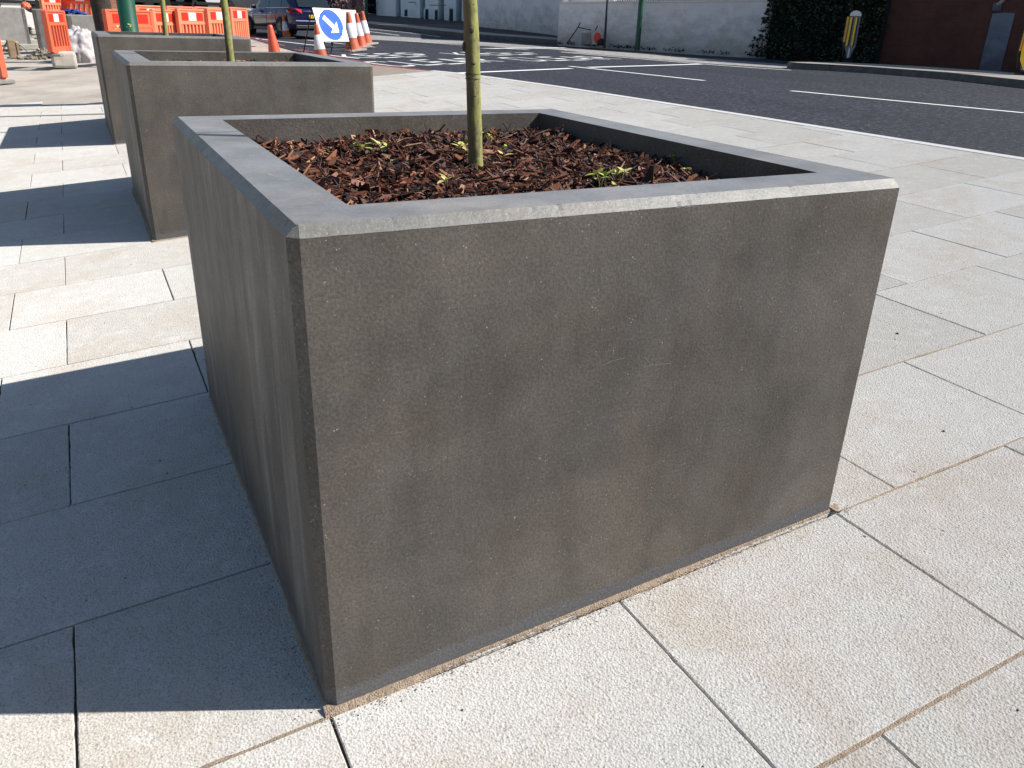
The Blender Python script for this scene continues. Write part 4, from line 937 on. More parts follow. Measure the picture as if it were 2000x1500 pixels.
# ---- orange plastic barriers
def make_barrier(m, style='slots', L=1.0, H=1.0):
    root = empty('plastic_barrier', (0, 0, 0)); T = .05
    b = MB()
    # frame: posts, top rail with reflector panel, bottom rail
    b.bbox((-L / 2 + .04, 0, H / 2 + .05), (.04, T, H / 2 - .05), .012); b.bbox((L / 2 - .04, 0, H / 2 + .05), (.04, T, H / 2 - .05), .012)
    b.bbox((0, 0, H - .14), (L / 2 - .08, T * .7, .14), .01); b.bbox((0, 0, .14), (L / 2 - .08, T * .8, .07), .01)
    b.bbox((0, 0, H - .01), (L / 2 - .02, T * 1.0, .02), .008); b.bbox((0, 0, H - .30), (L / 2 - .06, T * .95, .025), .008)
    if style == 'slots':
        nb = 7
        for k in range(nb): b.bbox((-L / 2 + .13 + (L - .26) * k / (nb - 1), 0, (H - .3 + .2) / 2), (.028, T * .75, (H - .5) / 2 + .01), .008)
        b.box((0, .02, (H - .3 + .2) / 2), (L / 2 - .08, .012, (H - .5) / 2))
    elif style == 'open':
        nb = 6
        for k in range(nb): b.bbox((-L / 2 + .14 + (L - .28) * k / (nb - 1), 0, (H - .3 + .2) / 2), (.022, T * .75, (H - .5) / 2 + .01), .008)
    else:  # arches
        b.bbox((0, 0, .45), (.06, T * .8, .25), .01); b.bbox((0, 0, .60), (L / 2 - .08, T * .8, .08), .01)
        for k in (-1, 1):
            b.tube([(k * L / 4 - .14, 0, .45), (k * L / 4 - .10, 0, .53), (k * L / 4, 0, .56), (k * L / 4 + .10, 0, .53), (k * L / 4 + .14, 0, .45)], .03, 8)
    b.build('frame', m, root)
    for sx in (-.26, .26):
        r = MB(); r.box((sx * L, -T * .7 - .002, H - .155), (.11 * L, .003, .085)); r.build('red_reflector', M['redrefl'], root)
    if style != 'arches':
        r = MB(); r.box((0, -T * .7 - .002, H - .155), (.12 * L, .003, .085)); r.build('white_reflector', M['whiterefl'], root)
    else:
        r = MB(); r.box((0, -T * .7 - .002, H - .155), (.12 * L, .003, .085)); r.build('red_reflector', M['redrefl'], root)
    f = MB()
    for sx in (-1, 1):
        f = MB(); f.bbox((sx * (L / 2 - .12), 0, .03), (.09, .16 if style == 'open' else .26, .03), .012); f.build('foot', M['rubber'] if style != 'open' else M['gconc'], root)
    return root
def placeb(o, P, rz, label, H=None):
    o.location = P; o.rotation_euler = (0, 0, rz); tag(o, label, 'barrier', 'orange plastic barriers round the works'); return o
bs = make_barrier(M['orange2'], 'slots'); bo = make_barrier(M['orange'], 'open', 1.0); ba = make_barrier(M['orange'], 'arches', 1.1)
def chain(px0, px1, ytop, Y0, Y1): pass
def bar_between(src, pa, pb, label, used={}):
    """place a barrier whose top ends are seen at pa=(px,py,Y) and pb"""
    A_ = at(*pa); B2 = at(*pb); mid = (A_ + B2) / 2; rz = math.atan2(B2.y - A_.y, B2.x - A_.x)
    L = math.hypot(B2.x - A_.x, B2.y - A_.y)
    o = src if src.name not in used else copy_tree(src); used[src.name] = 1
    placeb(o, (mid.x, mid.y, mid.z - 1.0), rz, label); o.scale = (L, 1, 1); return o
bar_between(ba, (206, 19, 17.6), (291, 21, 18.4), 'orange barrier with arched holes and red panel, behind the green post')
bar_between(bs, (294, 20, 20.0), (341, 19, 20.6), 'ribbed orange barrier just right of the arched one')
bar_between(bs, (343, 19, 20.4), (399, 18, 21.0), 'ribbed orange barrier with a wide white reflector, third of the row')
bar_between(bs, (401, 18, 20.9), (446, 17, 21.8), 'ribbed orange barrier seen just left of the middle tree trunk')
bar_between(bs, (447, 17, 21.6), (479, 14, 23.6), 'end barrier of the orange row, nearest the blue car')
# farther row, red-brown tops only
bar_between(bs, (262, 11, 24.0), (322, 12, 24.3), 'farther orange barrier behind the row, in front of the black van')
bar_between(bs, (323, 12, 24.3), (376, 14, 24.8), 'farther orange barrier behind the row, in front of the grey van')
bar_between(bs, (377, 14, 24.8), (430, 15, 25.2), 'farther orange barrier behind the row, in front of the white van')
# left: upright barrier in its foot, another at the frame edge, and a few far ones
bl = bar_between(bo, (84, 24, 17.4), (121, 18, 18.2), 'orange barrier with open slots, standing apart in a concrete foot')
bl.scale = (bl.scale[0], 1, .80); bl.location.z += .20
b = MB(); b.bbox((0, 0, 0), (.22, .20, .15), .05); cf = b.build('barrier_foot', M['conc']); cf.location = (bl.location.x + .04, bl.location.y, G(bl.location.x, bl.location.y) + .148)
tag(cf, 'pale concrete foot block under the freestanding orange barrier', 'barrier foot')
bar_between(bo, (-56, 38, 16.0), (-14, 34, 15.4), 'orange barrier cut off by the left edge of the picture')
bar_between(bs, (76, -10, 30.0), (118, -14, 31.0), 'ribbed orange barrier above the small grey planters, top left')
bar_between(bo, (120, -14, 31.0), (190, -14, 30.0), 'orange barrier beside the old dark tree trunk, top left')

# ============================================================ WORKS AREA THINGS
def low_planter(pxa, pxb, pyt, Y, label, h=.95, dep=1.1, rz=0.0):
    a = at(pxa, pyt, Y); c = at(pxb, pyt, Y); w = (c - a).length
    root = empty('small_planter', ((a.x + c.x) / 2, Y, a.z - h), rz, label, 'planter', 'grey planters stored on the works site')
    b = MB(); t = .12
    b.bbox((0, -dep / 2 + t / 2 + dep / 2, h / 2), (w / 2, t / 2, h / 2), .02); b.bbox((0, dep - t / 2, h / 2), (w / 2, t / 2, h / 2), .02)
    b.bbox((-w / 2 + t / 2, dep / 2, h / 2 - .002), (t / 2, dep / 2, h / 2 - .004), .02); b.bbox((w / 2 - t / 2, dep / 2, h / 2 - .002), (t / 2, dep / 2, h / 2 - .004), .02)
    b.build('box', M['gconc'], root); b = MB(); b.box((0, dep / 2, h - .12), (w / 2 - t, dep / 2 - t, .02)); b.build('soil', M['soil'], root)
low_planter(-22, 48, 13, 27, 'wide grey planter at the top left edge of the picture', 1.0, 1.2, .25)
low_planter(60, 104, 17, 24, 'dark grey planter behind the freestanding orange barrier', 1.15, 1.2, -.2)
low_planter(128, 196, 28, 21.5, 'broad grey planter between the freestanding barrier and the old tree', .75, 1.0, .12)
def slab_stack(px, py, w, d_, n, th, rz, label, m='conc', kind='paving slab'):
    g = gp(px, py); root = empty('slab_stack', (g.x, g.y, G(g.x, g.y)), rz, label, 'slab stack')
    rg = random.Random(int(px)); 
    for k in range(n):
        b = MB(); b.bbox((rg.uniform(-.03, .03), rg.uniform(-.03, .03), th * (k + .5) + .004 * k + .06), (w / 2, d_ / 2, th / 2), .01, rg.uniform(-.04, .04)); b.build('slab', M[m], root)
    b = MB(); b.box((-w * .3, 0, .03), (.05, d_ / 2 * .9, .03)); b.box((w * .3, 0, .03), (.05, d_ / 2 * .9, .03)); b.build('bearer', M['wood'], root)
slab_stack(85, 77, .75, .6, 2, .12, .1, 'short stack of grey slabs on bearers left of the barrier')
slab_stack(20, 62, 1.3, .9, 3, .12, .0, 'wide pale slab stack left of the black generator')
slab_stack(152, 60, .9, .5, 2, .08, .05, 'pale slabs stacked right of the freestanding barrier')
slab_stack(12, 100, .5, .9, 2, .10, .3, 'low pale slab stack at the left edge, behind the hoop frame')
for (px, py, L, label) in ((100, 88, 1.6, 'long pale kerb stone lying in front of the slab stack'), (70, 97, 1.3, 'long pale kerb stone lying left of the barrier, closer')):
    g = gp(px, py); b = MB(); b.bbox((0, 0, .07), (L / 2, .08, .07), .012); o = b.build('kerb_stone', M['conc']); o.location = (g.x, g.y, G(g.x, g.y)); o.rotation_euler = (0, 0, random.uniform(-.1, .1)); tag(o, label, 'kerb stone', 'loose kerb stones')
g = gp(52, 69); root = empty('generator', (g.x, g.y, G(g.x, g.y)), .1, 'small black generator with a white panel among the slabs', 'generator')
b = MB(); b.bbox((0, 0, .20), (.24, .2, .16), .03); b.build('case', M['black'], root)
b = MB(); b.box((.02, -.203, .18), (.07, .004, .06)); b.build('panel', M['white'], root)
b = MB(); b.tube([(-.26, -.2, 0), (-.26, -.2, .42), (.26, -.2, .42), (.26, -.2, 0)], .015, 6); b.tube([(-.26, .2, 0), (-.26, .2, .42), (.26, .2, .42), (.26, .2, 0)], .015, 6); b.build('frame', M['steel'], root)
g = gp(28, 114); root = empty('reel_stand', (g.x, g.y, G(g.x, g.y)), .2, 'timber stand with black wire hoops on the dusty ground at left', 'cable stand')
b = MB(); b.bbox((0, 0, .2), (.09, .09, .2), .02); b.bbox((.10, -.08, .17), (.025, .03, .18), .01); b.build('timber_block', M['wood'], root)
b = MB()
for s_ in (-1, 1): b.tube([(s_ * .02 + .17 * math.cos(t), .05 * s_, .16 + .20 * math.sin(t)) for t in [math.pi * k / 12 for k in range(13)]], .008, 5)
b.tube([(.1, -.05, .34), (.22, -.10, .22), (.34, -.22, .03), (.20, -.25, .02)], .008, 5); b.build('wire_hoop', M['black'], root)
# rubble
g = gp(88, 114); rg = random.Random(8); b = MB()
for k in range(120):
    r = abs(rg.gauss(0, .20)); a = rg.uniform(0, 6.28); s_ = rg.uniform(.015, .05); h = max(0, .20 - r * .7)
    m = Matrix.Rotation(rg.uniform(0, 6), 3, 'Z') @ Matrix.Rotation(rg.uniform(0, 6), 3, 'X')
    b.box((r * math.cos(a) * 1.5, r * math.sin(a), h * rg.random() + .01), (s_, s_ * rg.uniform(.5, 1), s_ * rg.uniform(.4, .9)), rot=m)
o = b.build('rubble_heap', M['rub']); o.location = (g.x, g.y, G(g.x, g.y)); tag(o, 'small heap of broken rubble at the foot of the freestanding barrier', 'rubble', kind='stuff')
# crumpled white sheet and bag
def blob(name, P, sx, sy, sz, m, label, cat, seed, amp=.22, fine=.3):
    bm = bmesh.new(); bmesh.ops.create_icosphere(bm, subdivisions=5, radius=1)
    for v in bm.verts:
        n_ = v.co.copy(); d = 1 + amp * noise.noise(n_ * 2.0 + Vector((seed, 0, 0))) + amp * .55 * noise.noise(n_ * 5 + Vector((0, seed, 0))) + amp * fine * noise.noise(n_ * 11 + Vector((0, 0, seed)))
        v.co = Vector((n_.x * sx * d, n_.y * sy * d, max(-.02, n_.z * sz * d + sz * .45)))
    me = bpy.data.meshes.new(name); bm.to_mesh(me); bm.free(); me.materials.append(m)
    for p_ in me.polygons: p_.use_smooth = True
    o = bpy.data.objects.new(name, me); COL.objects.link(o); o.location = P; tag(o, label, cat); return o
g = gp(162, 122); blob('rubble_sack', (g.x, g.y + .2, G(g.x, g.y)), .34, .28, .46, M['bag'], 'large crumpled white rubble sack beside the third planter', 'sack', 2.2, .26, .12)
g = gp(134, 118); blob('plastic_sheet', (g.x, g.y + .1, G(g.x, g.y)), .26, .22, .24, M['bag'], 'low crumpled plastic sheet between the barrier and the white sack', 'plastic sheet', 5.1, .35)
q = at(141, 27, 21.9); blob('tarpaulin', (q.x, q.y + .3, q.z - .02), .26, .25, .08, M['tarp'], 'crumpled blue tarpaulin on the broad grey planter', 'tarpaulin', 7.7, .5)
q = at(50, 12, 28.2); blob('orange_bundle', (q.x, q.y, q.z - .05), .13, .12, .11, M['orange'], 'small orange plastic bundle on top of the wide grey planter', 'bundle', 1.7, .2)

# ---- vans and walls behind the works
def van(px0, px1, pybot, Y, m, label, H=2.0, D=2.0):
    a = at(px0, pybot, Y); c = at(px1, pybot, Y); w = (c.x - a.x) / 2
    root = empty('parked_van', ((a.x + c.x) / 2, Y, a.z - .25), math.atan2(c.y - a.y, c.x - a.x), label, 'van', 'vans parked beyond the works')
    b = MB(); b.bbox((0, D / 2, .25 + H / 2), (w, D / 2, H / 2), .08); b.build('body', m, root)
    b = MB(); b.bbox((0, -.02, 1.45), (w * .8, .02, .28), .01); b.build('window', M['glass'], root)
    b = MB(); b.bbox((0, -.03, .40), (w * .95, .03, .06), .01); b.build('bumper', M['trim'], root)
    for s_ in (-1, 1):
        b = MB(); b.tube([(s_ * w * .75, .0, .32), (s_ * w * .75, .22, .32)], .32, 20); b.build('wheel', M['rubber'], root)
        b = MB(); b.bbox((s_ * w * .93, -.02, .85), (w * .05, .02, .16), .01); b.build('tail_light', M['tail'], root)
van(382, 452, 14, 38, M['van'], 'white van whose lower rear shows above the orange barriers')
van(326, 380, 13, 39, M['vgrey'], 'grey van side between the white van and the black one')
van(288, 322, 10, 37, M['black'], 'black vehicle rear above the orange barriers')
van(258, 286, 9, 36, M['van'], 'small white vehicle corner beside the green post')
van(-30, 74, 9, 40, M['van'], 'white van at the top left corner beyond the grey planters', 2.4)

# red brick garden wall behind the trees on the left
def wall(name, A_, B2, h0, h1, t, m, label, cat='wall', zb=.3, coping=None, cop_m=None):
    """solid wall from A to B (ground points), heights h0,h1"""
    A_, B2 = Vector(A_), Vector(B2); d = (B2 - A_); d.z = 0; n_ = Vector((-d.y, d.x, 0)).normalized() * t
    if n_.dot(Vector((CAM.x, CAM.y, 0)) - A_) > 0: n_ = -n_
    root = empty(name, A_, 0, label, cat); a0 = Vector((0, 0, -zb)); b0 = B2 - A_ + Vector((0, 0, -zb)); a1 = Vector((0, 0, h0)); b1 = B2 - A_ + Vector((0, 0, h1))
    b = MB(); b.add([a0, b0, b1, a1, a0 + n_, b0 + n_, b1 + n_, a1 + n_], [(0, 1, 2, 3), (5, 4, 7, 6), (3, 2, 6, 7), (0, 3, 7, 4), (1, 5, 6, 2)]); b.build('wall_face', m, root)
    if coping:
        o_ = -n_.normalized() * .04; N2 = n_ + n_.normalized() * .04; up = Vector((0, 0, coping)); e = Vector((0, 0, .003))
        b = MB(); b.add([a1 + o_ + e, b1 + o_ + e, b1 + o_ + up, a1 + o_ + up, a1 + N2 + e, b1 + N2 + e, b1 + N2 + up, a1 + N2 + up], [(0, 1, 2, 3), (5, 4, 7, 6), (3, 2, 6, 7), (0, 3, 7, 4), (1, 5, 6, 2), (0, 4, 5, 1)]); b.build('coping', cop_m, root)
    return root
a = at(120, 24, 33); c = at(262, 16, 33); wall('brick_wall', (a.x, a.y, a.z - .8), (c.x, c.y, c.z - .8), 2.6, 2.6, .25, M['brick'], 'orange red brick wall behind the old street tree')
a = at(470, 12, 70); c = at(700, 4, 75)
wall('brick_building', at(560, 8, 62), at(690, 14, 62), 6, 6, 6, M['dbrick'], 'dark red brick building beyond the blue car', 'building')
wall('orange_brick_building', at(684, 15.5, 58), at(711, 15.5, 58), 6, 6, 5, M['brick'], 'sunlit orange brick gable left of the white house', 'building')
a = at(-200, 12, 60); c = at(300, 10, 62)
wall('pale_building', (a.x, a.y, a.z - 1), (c.x, c.y, c.z - 1), 7, 7, 5, M['coping'], 'pale building wall far behind the works area', 'building')
wall('far_street_wall', at(440, 6, 64), at(600, 6, 60), 1.2, 1.2, .3, M['farpave'], 'low pale wall beyond the car roof')

# ---- far side: white house, white walls, ivy, dark brick wall
def fp(px, py): return march(px, py, lambda x, y: fz(x, y) + .03)
W1a, W1b = fp(1489, 103.5), fp(1090, 79.5)
k = wall('boundary_wall', W1b, W1a, 1, 1, .3, M['wallw'], 'long stained white boundary wall left of the ivy', 'wall', coping=None)
bpy.data.objects.remove(k.children[0]); bpy.data.objects.remove(k)
def hat(P, py):
    lo, hi = 0.0, 30.0
    for _ in range(40):
        m_ = (lo + hi) / 2; q = Vector(P) + Vector((0, 0, m_)) - CAM
        if 750 - F_PX * (q.dot(CU) / q.dot(CF)) > py: lo = m_
        else: hi = m_
    return lo
wr = wall('boundary_wall', W1b, W1a, hat(W1b, 7.2), hat(W1a, 3.0), .3, M['wallw'], 'long stained white boundary wall left of the ivy', 'wall', coping=.06, cop_m=M['coping'])
# dark panel joints on that wall
for px in (1262, 1185):
    pass
# upper white strip and railings above the wall
U0, U1 = W1b + Vector((2.0, .8, 0)), W1a + Vector((2.0, .8, 0))
a = at(1092, 6, W1b.y + 1.0); c = at(1200, 5, W1b.lerp(W1a, .27).y + 1.0)
wall('garden_wall', (a.x, a.y, a.z - 1.2), (c.x, c.y, c.z - 1.2), 2.6, 2.6, .2, M['coping'], 'sunlit white garden wall above the boundary wall')
a = at(1202, 4, W1b.lerp(W1a, .27).y + .25); c = at(1500, 1.0, W1a.y + .3)
root = empty('railing', a, 0, 'black railing on top of the white boundary wall', 'railing'); b = MB(); N = 60
for i in range(N + 1):
    p = (c - a) * (i / N); b.tube([p + Vector((0, 0, -.15)), p + Vector((0, 0, 1.0))], .012, 5)
b.tube([Vector((0, 0, 1.0)), c - a + Vector((0, 0, 1.0))], .02, 5); b.tube([Vector((0, 0, .02)), c - a + Vector((0, 0, .02))], .02, 5); b.build('bars', M['black'], root)
a = at(1204, 4, W1b.lerp(W1a, .27).y + 3.5); c = at(1640, 2, W1a.y + 2.5)
wall('rear_garden_wall', (a.x, a.y, a.z - 2.0), (c.x, c.y, c.z - 2.0), 2.35, 2.35, .2, M['wallw'], 'pale wall seen through the black railing')
# taller lavender white wall section and house
L0, L1 = fp(1088, 70.5), fp(936, 54.5)
wall('tall_white_wall', L1, L0, 5, 5, .3, M['wallw'], 'tall plain white wall right of the tree trunk, beyond the bend', 'wall')
wall('wall_end', L0, (W1b.x + .25, W1b.y + .25, L0.z - .2), 5, 4.6, .2, M['wallw'], 'short return of the white wall where its height drops', 'wall')
# white house stepping up the hill
steps = [(905, 48.5, 46), (890, 46.5, 47.2), (873, 46, 48), (856, 44, 49.2), (838, 42, 50.5), (820, 38.5, 52), (798, 33, 53.5), (773, 29.5, 55.5), (735, 19, 58.5)]
P = [at(936, 54.5, L1.y + .3)] + [at(px, py, Y) for px, py, Y in steps]
root = empty('white_house', P[0], 0, 'pale blue white house with stepped bays and low doorways', 'house')
b = MB(); rel = [p - P[0] for p in P]
for i, (p, q) in enumerate(zip(rel, rel[1:])):
    dn = Vector((.6, -.6, 0)) * (.45 if i % 2 else 0)
    hb = Vector((0, 0, -1.0)); hu = Vector((0, 0, 7.0 - p.z)); hv = Vector((0, 0, 7.0 - q.z)); bk = Vector((3, 3, 0))
    b.add([p + dn + hb, q + dn + hb, q + dn + hv, p + dn + hu, p + bk + hb, q + bk + hb, q + bk + hv, p + bk + hu], [(0, 1, 2, 3), (0, 4, 7, 3), (1, 5, 6, 2), (3, 2, 6, 7)])
b.build('facade', M['house'], root)
for (px0, px1, py0, py1, i) in ((789, 796, 18, 32, 6), (829, 837, 17, 39, 4), (848, 855, 19, 41, 3), (876, 885, 16, 44, 1)):
    Y = P[i + 1].y - .55; q = [at(px0, py0, Y) - P[0], at(px1, py0, Y) - P[0], at(px1, py1, Y) - P[0], at(px0, py1, Y) - P[0]]
    fr = MB(); fr.add(q + [v + Vector((0, .1, 0)) for v in q], [(0, 1, 2, 3), (0, 4, 5, 1), (1, 5, 6, 2), (2, 6, 7, 3), (3, 7, 4, 0)]); fo = fr.build('doorway', M['pane'], root)
    w_ = MB(); w_.tube([q[0] + Vector((0, -.02, 0)), q[3] + Vector((0, -.02, 0))], .05, 5); w_.tube([q[0] + Vector((0, -.02, 0)), q[1] + Vector((0, -.02, 0))], .05, 5); w_.build('door_frame', M['house'], fo)
# thin service pipes on the house
for (pts) in (((798, 4.5), (812, 4.5), (812, 10)), ((840, 10, ), (870, 10.2))):
    b = MB(); b.tube([at(x, y, 48.0) - P[0] for x, y in [(q_[0], q_[1]) for q_ in pts]], .03, 5); b.build('pipe', M['vgrey'], root)
a = at(716, 16.5, 60); c = at(736, 18.5, 59)
wall('dark_gateway', (a.x, a.y, a.z), (c.x, c.y, c.z), 4, 4, .2, M['ivyd'], 'dark gateway between the brick gable and the white house', 'gate')

wall('wall_end', W1a + (W1b - W1a).normalized() * .02 + Vector((-.02, -.02, 0)), W1a + Vector((.75, -.35, 0)), hat(W1a, 3.0) + .15, hat(W1a, 3.0) + .15, .3, M['wallw'], 'bluish pale end of the boundary wall beside the ivy', 'wall')
# ivy and dark brick wall on the right
I0, I1 = fp(1489, 103.5) + Vector((.15, .1, 0)), fp(1712, 118)
root = empty('ivy', I0, 0, 'dense dark ivy covering the wall behind the first bollard', 'ivy'); b = MB()
dv = I1 - I0; n_ = Vector((dv.y, -dv.x, 0)).normalized()
if n_.dot(CAM - I0) < 0: n_ = -n_
b.add([Vector((0, 0, -.3)) + n_ * .06, dv + Vector((0, 0, -.3)) + n_ * .06, dv + Vector((0, 0, 3.2)) + n_ * .06, Vector((0, 0, 3.2)) + n_ * .06, Vector((0, 0, -.3)) - n_ * .3, dv + Vector((0, 0, -.3)) - n_ * .3, dv + Vector((0, 0, 3.2)) - n_ * .3, Vector((0, 0, 3.2)) - n_ * .3],
      [(0, 1, 2, 3), (3, 2, 6, 7), (0, 3, 7, 4), (1, 5, 6, 2)]); b.build('backing', M['ivyd'], root)
b = MB(); rg = random.Random(21)
for k in range(9000):
    u_ = rg.uniform(-.03, 1.02); z = rg.uniform(-.1, 3.3); bulge = .12 + .22 * noise.noise(Vector((u_ * 8, z * 1.6, 3))) + (.25 * max(0, .35 - z) if z < .35 else 0)
    if u_ < .02 and noise.noise(Vector((z * 3, 1, 5))) < 0: continue
    shift = -0.10 * max(0, 1.2 - z) * (1 - u_) 
    c = dv * (u_ + shift) + Vector((0, 0, z)) + n_ * (max(.05, bulge) + rg.uniform(0, .12)); s_ = rg.uniform(.03, .065)
    m = Matrix.Rotation(rg.uniform(0, 6.28), 3, 'Z') @ Matrix.Rotation(rg.uniform(.2, 1.5), 3, 'X') @ Matrix.Rotation(rg.uniform(0, 6.28), 3, 'Z')
    b.add([c + m @ Vector(v) for v in ((0, -s_, 0), (s_ * .8, -s_ * .2, .008), (s_ * .4, s_ * .6, 0), (0, s_, -.01), (-s_ * .4, s_ * .6, 0), (-s_ * .8, -s_ * .2, .008))], [tuple(range(6))])
b.build('leaves', M['ivy'], root, rec=False)
B0, B1 = fp(1690, 117) + Vector((.25, .1, 0)), fp(2060, 139) + Vector((.3, 0, 0)); dB = (B1 - B0).normalized()
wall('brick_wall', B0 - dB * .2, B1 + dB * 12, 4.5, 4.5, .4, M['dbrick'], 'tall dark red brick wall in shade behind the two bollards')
nb = Vector((dB.y, -dB.x, 0)).normalized()
if nb.dot(CAM - B0) < 0: nb = -nb
# pilaster edge on the brick wall
q = fp(1724, 119) + Vector((.25, 0, 0))
def onwall(px, py):
    d = ray(px, py); t = (B0 - CAM).dot(nb) / d.dot(nb); return CAM + d * t
b = MB(); p0, p1 = onwall(1712, 112), onwall(1728, 112); 
pr0 = [onwall(1729, 0), onwall(1706, 116), onwall(1690, 115), onwall(1708, 0)]
o = empty('brick_pier', pr0[1], 0, 'brick pier at the ivy end of the dark brick wall', 'pier')
w_ = (pr0[1] - pr0[2]).dot(dB) ; b.add([Vector((0, 0, -.3)), dB * -.35 + Vector((0, 0, -.3)), dB * -.35 + Vector((0, 0, 4.4)), Vector((0, 0, 4.4)), Vector((0, 0, -.3)) + nb * .12, dB * -.35 + Vector((0, 0, -.3)) + nb * .12, dB * -.35 + Vector((0, 0, 4.4)) + nb * .12, Vector((0, 0, 4.4)) + nb * .12], [(4, 5, 6, 7), (0, 4, 7, 3), (1, 5, 6, 2), (3, 2, 6, 7)]); b.build('pier_face', M['dbrick'], o)
# grey render panel with box and pipe on the brick wall
q = [onwall(1932, 25), onwall(1978, 26), onwall(1953, 132), onwall(1914, 129)]
o = empty('render_panel', q[3], 0, 'grey blue rendered panel on the dark brick wall', 'wall panel')
b = MB(); up = Vector((0, 0, 1)); w_ = (q[2] - q[3]).dot(dB); h_ = q[0].z - q[3].z
w_ = ((q[1] - q[0]).dot(dB) + w_) / 2
b.prism([(0, -.2), (w_, -.2), (w_, h_), (w_ * .5, h_ + .01), (0, h_ - .02)], .03, (Vector(), dB, up, nb)); b.build('panel_face', M['patch'], o)
q = onwall(1948, 14); o = empty('junction_box', q, 0, 'small pale junction box with a pipe above the grey panel', 'junction box')
b = MB(); rzb = math.atan2(dB.y, dB.x); b.bbox((0, 0, 0), (.10, .06, .10), .03, rzb); b.build('box', M['patch'], o)
e = onwall(1966, -6) - q; b = MB(); b.tube([Vector((0, 0, .05)) + nb * .05, e * .5 + nb * .05, e + nb * .05], .045, 8); b.build('pipe', M['farpave'], o)
# stones at the foot of the wall
for (px, py, s_, l) in ((1525, 104, .22, 'low grey stone lump under the left end of the ivy'), (1672, 113, .16, 'round grey stone at the foot of the ivy behind the bollard'), (1893, 127, .22, 'flat grey stone at the foot of the brick wall near the panel')):
    q = fp(px, py); o = blob('stone', q - Vector((0, 0, .03)), s_ * 1.5, s_, s_ * .7, M['stone'], l, 'stone', px, .3); o['group'] = 'stones along the far wall'

# posts on the far footway
def wallpt(px, off):
    d = ray(px, 80); w_ = W1b - W1a; den = d.x * w_.y - d.y * w_.x
    t = ((W1a.x - CAM.x) * w_.y - (W1a.y - CAM.y) * w_.x) / den
    q = CAM + d * (t - off / math.hypot(d.x, d.y)); q.z = fz(q.x, q.y) + .01; return q
def post(px, py, r, m, label, name='street_post', collar=True):
    q = wallpt(px, .5); root = empty(name, q, 0, label, 'post'); b = MB(); b.lathe([(r, -.1), (r, 1.65), (r * .95, 1.7), (r * .6, 1.78), (r * .6, 4.5)] if collar else [(r, -.1), (r, 4.5)], 16); b.build('column', m, root)
    if collar: b = MB(); b.bbox((0, -r, 1.5), (.04, .02, .06), .01); b.build('bracket', M['steel'], root)
post(1246, 87, .085, M['green'], 'dark green street post against the long white wall', 'street_post')
post(1181, 83.5, .04, M['black'], 'thin black pole against the long white wall', 'street_post', False)
post(716, 41, .09, M['green'], 'green post on the far kerb near the three cones', 'street_post')
q = at(716, 41, 44.0); o = bpy.data.objects['street_post.002'] if 'street_post.002' in bpy.data.objects else None
if o: o.location = q
q = at(690, 19, 50); root = empty('street_post', q, 0, 'thin black pole in front of the orange brick gable', 'post'); b = MB(); b.tube([(0, 0, -.2), (0, 0, 4)], .04, 8); b.build('column', M['black'], root)
# shrubs / clutter beyond the signs
rg = random.Random(2); b = MB()
for k in range(260):
    c = Vector((rg.gauss(0, .8), rg.gauss(0, .3), abs(rg.gauss(0, .45)))); s_ = rg.uniform(.05, .13); m = Matrix.Rotation(rg.uniform(0, 6), 3, 'Z') @ Matrix.Rotation(rg.uniform(0, 3), 3, 'X')
    b.add([c + m @ Vector(v) for v in ((0, -s_, 0), (s_ * .6, 0, 0), (0, s_, 0), (-s_ * .6, 0, 0))], [(0, 1, 2, 3)])
o = b.build('shrub', mat('purple_shrub_leaf', (.22, .16, .20), .8, col2=(.10, .05, .06), scale=4), rec=False); o.location = at(672, 17, 45); tag(o, 'low purplish shrub beyond the blank sign board', 'shrub')
# folded road works sign lying at the wall
q = wallpt(1156, .55); root = empty('fallen_sign', q, 0, 'folded road sign with a red roundel leaning at the white wall', 'road sign')
vd = (CAM - q); vd.z = 0; vd.normalize(); sd = Vector((-vd.y, vd.x, 0)); up = Vector((0, 0, 1))
if sd.dot(CR) < 0: sd = -sd
b = MB(); b.prism([(0, 0), (.34, 0), (.36, .44), (.02, .44)], -.02, (vd * .10, sd, up, vd)); sp_ = b.build('sign_plate', M['conc'], root)
b = MB(); b.prism([(.18 + .13 * math.cos(t * math.tau / 24), .21 + .17 * math.sin(t * math.tau / 24)) for t in range(24)], .006, (vd * .10, sd, up, vd)); b.build('roundel', M['redrefl'], sp_)
b = MB(); b.tube([sd * -.05 + up * .45, sd * -.5 + up * .52, sd * -.85], .02, 6); b.tube([sd * -.5 + up * .52, sd * -.42 + up * .7], .02, 6); b.tube([sd * .08 + up * .42, sd * .16 + up * .58], .02, 6); b.build('frame', M['black'], root)
b = MB(); b.bbox((0, 0, .18), (.16, .08, .2), .03, math.atan2(sd.y, sd.x)); o2 = b.build('lamp_body', M['gconc'], root); o2.location = sd * -.2
q = wallpt(1174, .45); o = blob('sandbag', q, .16, .12, .14, M['black'], 'black sandbag at the foot of the thin black pole', 'sandbag', 3.3, .2)
